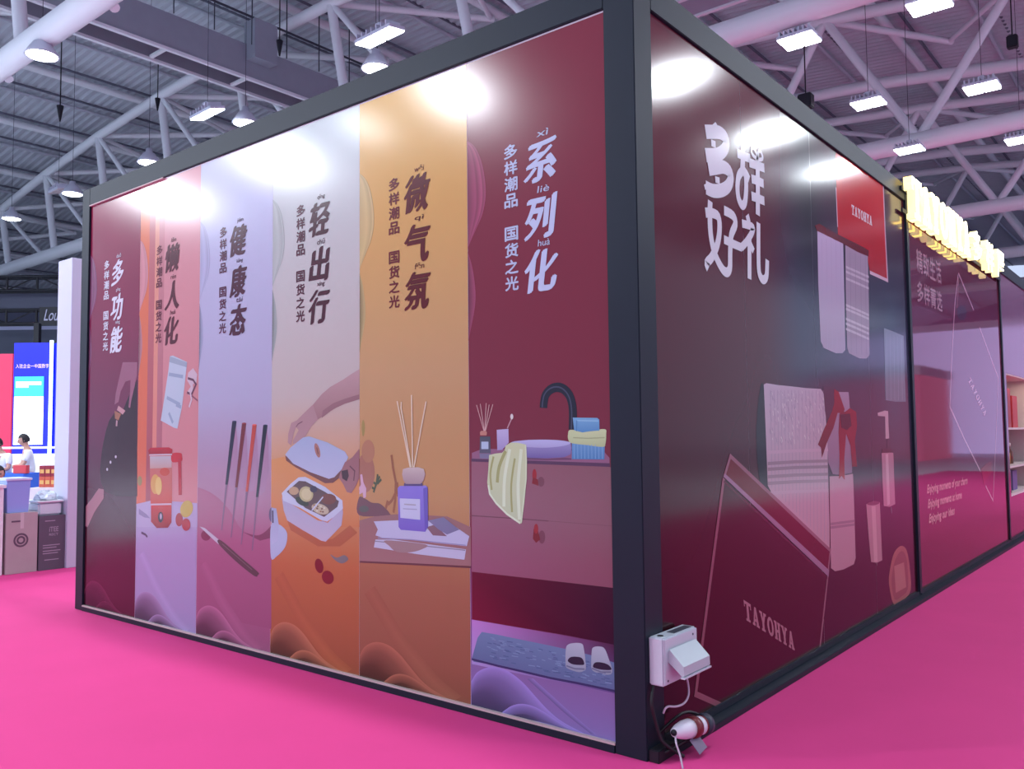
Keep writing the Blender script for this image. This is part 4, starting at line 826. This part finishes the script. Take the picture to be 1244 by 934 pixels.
bx = lambda nm, y0, y1, z0, h, colr_, label, x0=-.3, x1=-.1, grp='items in the niche': tag(box(nm, (x0, y0, z0), (x1, y1, z0 + h), mat(nm + '_card', colr_, .5, noise=.1, nscale=12), bev=.004), label, 'box', grp)
bx('navy_gift_box', 10.36, 10.62, 1.651, .66, (34, 42, 72), 'tall navy box standing on the top niche shelf', -.34, -.03)
bx('red_gift_box', 10.98, 11.3, 1.651, .6, (150, 30, 46), 'tall red box on the top niche shelf')
bx('red_gift_box', 11.45, 11.9, 1.651, .5, (170, 40, 50), 'wide red box at far right of the top niche shelf')
bx('purple_box', 11.2, 11.6, .69, .3, (86, 70, 130), 'flat violet box on the bottom niche shelf')
bx('dark_box', 10.38, 10.66, .69, .33, (50, 44, 60), 'dark box on the bottom niche shelf, left end', -.34, -.03)
for i, (y_, z_, h, cb, cc, lb) in enumerate(((10.5, 1.091, .3, (196, 120, 60), (230, 190, 140), 'amber bottle on the middle niche shelf, left end'), (10.66, 1.091, .26, (170, 90, 50), (220, 200, 180), 'brown bottle second from left on the middle niche shelf'),
        (11.0, 1.091, .34, (214, 180, 130), (120, 60, 40), 'straw coloured bottle in the middle of the niche'), (11.25, 1.091, .28, (186, 120, 60), (70, 50, 40), 'golden bottle with dark cap on the middle niche shelf'), (11.5, 1.091, .32, (110, 60, 46), (220, 210, 200), 'dark brown bottle on the middle niche shelf'),
        (10.85, .691, .3, (206, 196, 180), (90, 70, 60), 'cream bottle on the bottom niche shelf'), (11.05, .691, .26, (150, 110, 80), (200, 190, 180), 'tan bottle beside the flat violet box in the niche'))): bottle(-.18, y_, z_, h, .055, cb, cc, lb, 'bottles in the niche')

# ------------------------------------------------------------------ neighbouring stands on the left, beyond the aisle
nw = M['white']
wt = thing('partition_wall', 'tall white partition end of the neighbouring stand left of the booth', 'partition', (0, 0, 0))
box('end_panel', (-9.36, 1.06, 0), (-8.955, 1.5, 3.95), mat('white_laminate', (198, 200, 222), .4, .5, noise=.02, nscale=2), wt, .004)
box('slotted_upright', (-8.99, 1.5, 0), (-8.95, 1.62, 3.9), mat('perforated_upright', (206, 186, 200), .5), wt)
for k in range(14): rod('slot_hole', (-8.951, 1.56, .2 + .27 * k), (-8.946, 1.56, .2 + .27 * k), .016, M['darkmetal'], wt, seg=8)
kr = mat('kraft_grey_card', (176, 160, 164), .7, noise=.08, nscale=6); dg = mat('dark_grey_card', (92, 84, 100), .6, noise=.1, nscale=5); inkd = mat('dark_ink', (96, 78, 96), .7); inkl = mat('pale_ink', (166, 156, 172), .7)
t = thing('cardboard_box', 'light kraft carton with round emblem standing in the aisle under the blue bin', 'box', (-9.2, .55, 0))
box('carton', (-.2, -.18, 0), (.2, .18, .73), kr, t, .004); box('tape_strip', (.2, -.02, .54), (.2025, .02, .73), mat('tape', (196, 184, 188), .4), t)
bm = bmesh.new()
for rr in (.085, .05):
    n = 20
    for k in range(n):
        a, b = 2 * math.pi * k / n, 2 * math.pi * (k + 1) / n
        bm.faces.new([bm.verts.new((.2035, rr_ * math.cos(x_) - .01, .4 + rr_ * math.sin(x_))) for rr_, x_ in ((rr, a), (rr, b), (rr - .022, b), (rr - .022, a))])
link('printed_emblem', mesh('printed_emblem', bm, inkd), t); box('printed_line', (.2, -.12, .62), (.203, -.02, .64), inkd, t)
t = thing('cardboard_box', 'dark grey printed carton standing between the kraft carton and the white partition', 'box', (-9.2, .915, 0))
box('carton', (-.2, -.17, 0), (.2, .145, .67), dg, t, .004)
for z_, a, b in ((.6, -.1, .02), (.3, -.12, .08), (.27, -.12, .04), (.23, -.12, .09), (.2, -.12, .06), (.12, -.1, .07)): box('printed_line', (.2, a, z_), (.2025, b, z_ + .01), inkl, t)
V, F = text_geo('iTEE', .01); V = fit(V, -.05, .06, .47, .53); me = D.meshes.new('x'); me.from_pydata([(.2045, a, b) for a, b in V], [], F); me.materials.append(inkl); link('printed_lettering', me, t)
V, F = text_geo('RECT', .01); V = fit(V, -.05, .06, .42, .45); me = D.meshes.new('x'); me.from_pydata([(.2045, a, b) for a, b in V], [], F); me.materials.append(inkl); link('printed_lettering', me, t)
t = thing('storage_bin', 'translucent pale blue plastic bin on the kraft carton', 'bin', (-9.2, .54, .732)); bl = mat('pale_blue_plastic', (150, 172, 236), .35)
bm = bmesh.new(); bbox(bm, (-.17, -.16, 0), (.17, .11, .4))
for v in bm.verts:
    if v.co.z < .1: v.co.x *= .86; v.co.y *= .88
link('bin_body', mesh('bin_body', bm, bl), t); box('bin_rim', (-.185, -.175, .39), (.185, .125, .42), mat('white_rim', (206, 216, 244), .4), t, .006)
t = thing('plastic_tub', 'clear white plastic tub with crumpled film on the dark grey carton', 'tub', (-9.2, .9, .672)); cp = mat('milky_plastic', (208, 220, 230), .25)
bm = bmesh.new(); bbox(bm, (-.16, -.15, 0), (.16, .13, .16), .02); link('tub_body', mesh('tub_body', bm, cp), t); box('tub_lid', (-.18, -.17, .16), (.18, .15, .185), mat('tub_lid_white', (226, 234, 240), .3), t, .008)
bm = bmesh.new(); bmesh.ops.create_icosphere(bm, subdivisions=3, radius=.13)
for v in bm.verts: v.co.z = max(0, v.co.z * .9) ; v.co += Vector((random.uniform(-.02, .02), random.uniform(-.02, .02), random.uniform(-.015, .02) if v.co.z > 0 else 0))
o = link('film_wrap', mesh('film_wrap', bm, cp), t); o.location = (0, 0, .19)
t = thing('display_counter', 'pale counter end cut by the left picture edge', 'counter', (-9.4, .1, 0)); box('counter_body', (-.4, -1.5, 0), (.4, .24, 1.04), nw, t, .006); box('counter_top', (-.42, -1.52, 1.04), (.42, .26, 1.08), nw, t, .004)

FR = Vector((FW.x, FW.y, 0)).normalized(); RR = Vector((RT.x, RT.y, 0)).normalized()
def at_d(px, py, dist): return CAM + ray(px, py) * dist
def gx(px, dist):
    p = at_d(px, 526, dist); return Vector((p.x, p.y, 0))
ang = math.atan2(RR.y, RR.x)
# blue information kiosk with two lit screens
kb = mat('glowing_blue_laminate', (28, 36, 214), .35, emit=(16, 30, 235), estr=.35); scr = mat('lit_white_screen', (240, 248, 255), .3, emit=(232, 246, 255), estr=1.5); tq = mat('lit_turquoise_screen', (60, 190, 220), .3, emit=(60, 196, 226), estr=1.0); tub = mat('white_light_tube', (255, 255, 255), .3, emit=(196, 236, 255), estr=2.5)  # blue body also emits a little, though it is no lamp
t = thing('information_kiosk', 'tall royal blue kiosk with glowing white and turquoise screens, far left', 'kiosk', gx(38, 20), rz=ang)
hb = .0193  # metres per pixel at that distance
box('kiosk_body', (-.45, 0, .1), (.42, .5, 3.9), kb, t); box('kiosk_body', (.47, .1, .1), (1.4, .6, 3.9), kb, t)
box('screen', (-.41, -.02, 1.5), (.27, -.001, 2.63), scr, t); box('screen_header', (-.41, -.02, 2.64), (.27, -.001, 3.1), tq, t); box('screen_caption', (-.37, -.03, 2.84), (-.08, -.021, 2.98), scr, t); box('screen_caption', (-.1, -.03, 2.9), (.22, -.021, 2.98), scr, t)
box('screen', (.52, .08, 1.5), (1.3, .099, 2.7), scr, t); box('screen_header', (.52, .08, 2.72), (1.3, .099, 3.1), tq, t)
box('light_tube', (.42, -.05, .9), (.48, 0, 3.95), tub, t)
V, F = text_geo('入驻企业一中国数字', 0); V = fit(V, -.4, .38, 3.3, 3.4); me = D.meshes.new('x'); me.from_pydata([(a, -.004, b) for a, b in V], [], F); me.materials.append(mat('pink_white_lettering', (236, 200, 240), .5, emit=(236, 200, 240), estr=.7)); link('sign_lettering', me, t)
t = thing('partition_wall', 'flat red partition behind the kiosk at the left picture edge', 'partition', gx(2, 23), rz=ang); box('red_panel', (-3.5, 0, 0), (.25, .12, 3.95), mat('glowing_red_laminate', (214, 50, 92), .5, emit=(214, 50, 92), estr=.25), t)  # emission brightens the red panel itself, no lamp in it
t = thing('display_counter', 'long white glowing counter with goods behind the two people', 'counter', gx(45, 18.6), rz=ang); wc = mat('glowing_white_counter', (236, 236, 248), .4, emit=(230, 236, 255), estr=.35)  # counter emits softly in place of light falling on it
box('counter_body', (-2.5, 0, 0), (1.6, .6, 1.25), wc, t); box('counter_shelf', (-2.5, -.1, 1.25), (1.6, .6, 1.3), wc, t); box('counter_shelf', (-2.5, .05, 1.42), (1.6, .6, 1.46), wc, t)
t = thing('table', 'table under a bright blue cloth in front of the two people', 'table', gx(16, 14.8), rz=ang); bc = mat('bright_blue_cloth', (56, 108, 220), .8)
box('blue_cloth', (-.7, 0, .1), (.2, .6, 1.03), bc, t, .01)
for sx in (-.6, .14): rod('table_leg', (sx, .1, 0), (sx, .1, .1), .02, M['darkmetal'], t)
for (px, py, lb, cl) in ((27, 563, 'small red box held above the blue table', (206, 70, 84)),): 
    o = tag(box('red_box', (-.11, -.06, -.07), (.11, .06, .07), mat('coral_card', cl, .5), bev=.004), 'small coral red box on the blue table between the two people', 'box'); o.location = gx(px, 14.9) + Vector((0, 0, 1.102)); o.rotation_euler.z = ang
t = thing('display_shelf', 'low white stand holding red gift boxes below the kiosk light tube', 'shelf', gx(57, 13.4), rz=ang); box('stand_body', (-.28, 0, 0), (.5, .4, .86), nw, t)
for k, px in enumerate((50, 57, 64)):
    for lv in range(2):
        o = tag(box('gift_box', (-.045, -.05, 0), (.045, .05, .17), mat('gift_card', ((150, 44, 66), (206, 96, 76))[1 - lv], .5), bev=.003), ('%s orange gift box in the lower row beside the person' if lv == 0 else '%s dark red gift box in the upper row below the light tube') % ('left', 'middle', 'right')[k], 'box', 'gift boxes on the white stand'); o.location = gx(px, 13.5) + Vector((0, 0, .862 + lv * .172)) + FR * .1; o.rotation_euler.z = ang
        lb_ = box('gold_label', (-.032, -.056, .05), (.032, -.0505, .11), mat('gold_label', (226, 180, 110), .4), o)

# ------------------------------------------------------------------ people
def skin(name, chain_v, edges, rad, m, parent, lv=2):
    me = D.meshes.new(name); me.from_pydata(chain_v, edges, []); o = D.objects.new(name, me); COL.objects.link(o)
    md = o.modifiers.new('s', 'SKIN'); md.use_smooth_shade = True; sv = me.skin_vertices[0].data
    for s_, r_ in zip(sv, rad): s_.radius = r_ if isinstance(r_, tuple) else (r_, r_)
    sv[0].use_root = True
    sd = o.modifiers.new('d', 'SUBSURF'); sd.levels = lv; sd.render_levels = lv
    bpy.context.view_layer.update()
    m2 = D.meshes.new_from_object(o.evaluated_get(bpy.context.evaluated_depsgraph_get())); D.objects.remove(o)
    m2.materials.clear(); m2.materials.append(m); m2.polygons.foreach_set('use_smooth', [True] * len(m2.polygons))
    return link(name, m2, parent)
SK = mat('skin', (196, 150, 136), .6); SHW = mat('white_shirt_cloth', (232, 236, 246), .8); SHB = mat('black_shirt_cloth', (30, 30, 40), .8); TR = mat('dark_trousers', (34, 38, 58), .8); HR = mat('black_hair', (30, 26, 34), .6); SHO = mat('dark_shoes', (30, 28, 32), .5)
def person(label, loc, rz, s, shirt, bend=.05, reach=.32, tilt=.12, hair_long=False, sit=False):
    t = thing('person', label, 'person', loc, rz=rz); t.scale = (s, s, s)
    f = lambda z: bend * max(0, z - .95)          # torso leans forward (-y is forward)
    J = {'pel': (0, 0, .95), 'ab': (0, -f(1.15), 1.15), 'ch': (0, -f(1.35), 1.34), 'nk': (0, -f(1.48) - .01, 1.5), 'hd': (0, -f(1.6) - .03, 1.6)}
    V = [J['pel'], J['ab'], J['ch'], J['nk'], J['hd']]; E_ = [(0, 1), (1, 2), (2, 3), (3, 4)]; Rr = [(.14, .1), (.13, .09), (.15, .1), .05, .055]
    for sx in (-1, 1):
        k = len(V); sh = (sx * .18, -f(1.42), 1.41); el = (sx * .23, -f(1.2) - .1, 1.16); wr = (sx * .16, -reach - .02, 1.12); pa_ = (sx * .14, -reach - .09, 1.12)
        V += [sh, el, wr, pa_]; E_ += [(2, k), (k, k + 1), (k + 1, k + 2), (k + 2, k + 3)]; Rr += [.055, .042, .028, (.036, .018)]
        for q, (dx, ln) in enumerate(((-.026, .07), (-.009, .082), (.009, .078), (.026, .06))):   # fingers
            V.append((pa_[0] + dx, pa_[1] - .035, pa_[2])); V.append((pa_[0] + dx * 1.1, pa_[1] - .04 - ln * .8, pa_[2] - .03)); n_ = len(V); E_ += [(k + 3, n_ - 2), (n_ - 2, n_ - 1)]; Rr += [.009, .008]
        V.append((wr[0] - sx * .04, wr[1] - .05, wr[2] + .01)); V.append((wr[0] - sx * .06, wr[1] - .09, wr[2])); n_ = len(V); E_ += [(k + 2, n_ - 2), (n_ - 2, n_ - 1)]; Rr += [.011, .009]
        k = len(V); V += [(sx * .09, 0, .88), (sx * .1, -.02, .5), (sx * .1, .02, .1), (sx * .1, -.02, .05), (sx * .11, -.15, .035)]; E_ += [(0, k), (k, k + 1), (k + 1, k + 2), (k + 2, k + 3), (k + 3, k + 4)]; Rr += [.085, .058, .04, .038, (.03, .02)]
    if sit:
        V = [v if v[2] > .9 else (v[0], {.88: -.05, .5: -.42, .1: -.44, .05: -.46, .035: -.58}[v[2]], {.88: .9, .5: .9, .1: .53, .05: .48, .035: .46}[v[2]]) for v in V]
    b = skin('body', V, E_, Rr, SK, t, 1)
    # head with face, ears, hair
    bm = bmesh.new(); hc = Vector((0, -f(1.62) - .045, 1.63))
    bmesh.ops.create_uvsphere(bm, u_segments=20, v_segments=14, radius=1)
    for v in bm.verts:
        x, y, z = v.co; jaw = 1 - .28 * max(0, -z); v.co = Vector((x * .075 * jaw, y * .092 * jaw - .012 * max(0, -z), z * .115))
        if y < -.7 and abs(x) < .25 and -.35 < z < .05: v.co.y -= .02
        if y < -.6 and .1 < abs(x) < .6 and .02 < z < .25: v.co.y += .006
    for sx in (-1, 1):
        e = bmesh.ops.create_icosphere(bm, subdivisions=1, radius=.02)['verts']
        for v in e: v.co = Vector((v.co.x * .4 + sx * .076, v.co.y * .7 + .005, v.co.z * 1.3 - .005))
    h = link('head', mesh('head', bm, SK, True), t); h.location = hc; h.rotation_euler.x = tilt
    for sx in (-1, 1):
        bm = bmesh.new(); bmesh.ops.create_icosphere(bm, subdivisions=2, radius=.01); o = link('eye', mesh('eye', bm, HR, True), h); o.location = (sx * .03, -.083, .012)
    o = box('mouth', (-.022, -.004, -.004), (.022, .004, .004), mat('lips', (156, 84, 84), .6), h, .002); o.location = (0, -.079, -.055)
    bm = bmesh.new(); bmesh.ops.create_uvsphere(bm, u_segments=20, v_segments=14, radius=1)
    for v in list(bm.verts):
        x, y, z = v.co
        v.co = Vector((x * .084, y * .1 + .01, z * .122 + .008))
    bmesh.ops.delete(bm, geom=[v for v in bm.verts if (v.co.y < -.035 and v.co.z < .06) or v.co.z < (-.2 if hair_long else -.045)], context='VERTS')
    link('hair', mesh('hair', bm, HR, True), h)
    # shirt and trousers
    V = [(0, 0, .93), (0, -f(1.15), 1.15), (0, -f(1.35), 1.34), (0, -f(1.44), 1.44)]; E_ = [(0, 1), (1, 2), (2, 3)]; Rr = [(.165, .125), (.155, .115), (.17, .122), (.085, .075)]
    for sx in (-1, 1):
        k = len(V); V += [(sx * .18, -f(1.42), 1.405), (sx * .222, -f(1.2) - .075, 1.22)]; E_ += [(2, k), (k, k + 1)]; Rr += [.072, .062]
    skin('shirt', V, E_, Rr, shirt, t, 1)
    V = [(0, 0, .96)]; E_ = []; Rr = [(.15, .11)]
    for sx in (-1, 1):
        k = len(V); V += [(sx * .09, 0, .86), (sx * .1, -.02, .5), (sx * .1, .02, .09)] if not sit else [(sx * .09, -.06, .9), (sx * .1, -.42, .9), (sx * .1, -.44, .52)]; E_ += [(0, k), (k, k + 1), (k + 1, k + 2)]; Rr += [.1, .075, .06]
    skin('trousers', V, E_, Rr, TR, t, 1)
    for sx in (-1, 1): box('shoe', (sx * .1 - .048, -.2 - (.44 if sit else 0), .43 if sit else 0), (sx * .1 + .048, .07 - (.44 if sit else 0), .505 if sit else .075), SHO, t, .02)
    return t
person('person in a white shirt leaning over the table, leftmost of the two', gx(8, 15.4), ang - 1.15 + math.pi / 2 * 0 + .9, .95, SHW, .25, .4, .3)
person('person in a white shirt and dark trousers standing below the kiosk screen', gx(38, 16.0), ang - 1.0, .985, SHW, .12, .36, .25)
q_ = gx(0, 12.1)
person('person in black sitting low at the left picture edge before the blue table', q_ + Vector((0, 0, -.43 * .95)), ang + .5, .95, SHB, .1, .3, .1, sit=True)
t = thing('stool', 'dark stool under the seated person in black at the left edge', 'stool', q_); box('stool_seat', (-.18, -.18, .34), (.18, .18, .385), M['darkmetal'], t, .01)
for sx in (-.14, .14):
    for sy in (-.14, .14): rod('stool_leg', (sx, sy, 0), (sx, sy, .34), .015, M['darkmetal'], t, seg=8)

# ------------------------------------------------------------------ black stage trusses, fascia and script sign, far left
def box_truss(name, label, dist, z0, z1, px0, px1):
    t = thing(name, label, 'truss', gx((px0 + px1) / 2, dist), rz=ang, group='black stage trusses'); L_ = (px1 - px0) / FPX * dist / 2
    for y_ in (0, .5):
        for z_ in (z0, z1): rod('truss_chord', (-L_, y_, z_), (L_, y_, z_), .05, M['black'], t, seg=8)
    n = int(2 * L_ / 1.1); st_ = 2 * L_ / n
    for k in range(n):
        a = -L_ + k * st_; rod('truss_post', (a, 0, z0), (a, 0, z1), .045, M['black'], t, seg=6); rod('truss_diagonal', (a, 0, z0 if k % 2 else z1), (a + st_, 0, z1 if k % 2 else z0), .03, M['black'], t, seg=6)
    return t
zz = lambda py, dist: 1.62 + (526 - py) / FPX * dist
box_truss('stage_truss', 'upper black stage truss crossing above the grey fascia, far left', 34, zz(343, 34), zz(326, 34), -180, 78)
box_truss('stage_truss', 'lower black stage truss below the grey fascia, far left', 34, zz(384, 34), zz(367, 34), -180, 78)
t = thing('fascia_board', 'dull grey fascia hanging between the two black stage trusses', 'fascia', gx(-50, 34.8), rz=ang); box('board', (-4.6, 0, zz(366, 34.8)), (4.4, .1, zz(345, 34.8)), mat('dull_grey_fascia', (84, 88, 108), .7), t)
t = thing('stage_wall', 'grey back wall with pale coving under the lower stage truss', 'partition', gx(-40, 38), rz=ang); box('wall_board', (-5, 0, 0), (4.3, .1, zz(392, 38)), mat('slate_grey_wall', (76, 82, 100), .7), t); box('coving', (-5, -.05, zz(392, 38)), (4.3, .2, zz(386, 38)), mat('pale_coving', (166, 170, 200), .6), t)
t = thing('truss_column', 'black square column rising behind the blue kiosk', 'column', gx(41, 30), rz=ang); box('column_body', (-.09, 0, 0), (.09, .18, zz(384, 30)), M['black'], t)
t = thing('script_sign', 'pale handwritten style sign on a dark board beside the white partition', 'sign', gx(64, 32.5), rz=ang); box('sign_board', (-.62, .02, zz(387, 32.5)), (.62, .08, zz(364, 32.5)), M['black'], t)
for sx in (-.4, .4): rod('fixing_bar', (sx, .08, zz(370, 32.5)), (sx, 1.5, zz(370, 32.5)), .025, M['black'], t, seg=8)
V, F = text_geo('Louas', .005, .35); V = fit(V, -.44, .44, zz(381, 32.5), zz(367, 32.5)); me = D.meshes.new('x'); me.from_pydata([(a, 0, b) for a, b in V], [], F); me.materials.append(mat('pale_sign_lettering', (170, 170, 196), .5)); link('script_lettering', me, t)

# ------------------------------------------------------------------ glowing stands added out of view to colour the reflection in the glossy panels
def stand(x0, y0, x1, y1, h, m, label):
    t = thing('reflection_stand', label, 'stand', (0, 0, 0)); box('stand_wall', (x0, y0, 0), (x1, y1, h), m, t); box('stand_fascia', (x0 - .1, y0 - .1, h), (x1 + .1, y1 + .1, h + .5), nw, t); return t
stand(9.6, 45, 16, 52, 4.6, mat('rose_reflection_glow', (206, 96, 130), .6, emit=(232, 120, 150), estr=.5), 'rose glowing stand added across the aisle to tint the glossy panel reflection')  # emissive block placed for the rosy part of the reflection
stand(4, 62, 19, 66, 8.6, mat('lilac_reflection_glow', (220, 212, 245), .6, emit=(206, 190, 250), estr=.75), 'tall lilac glowing stand added far down the aisle to fill the glossy panel reflection')  # emissive wall standing in for the bright hall in the reflection
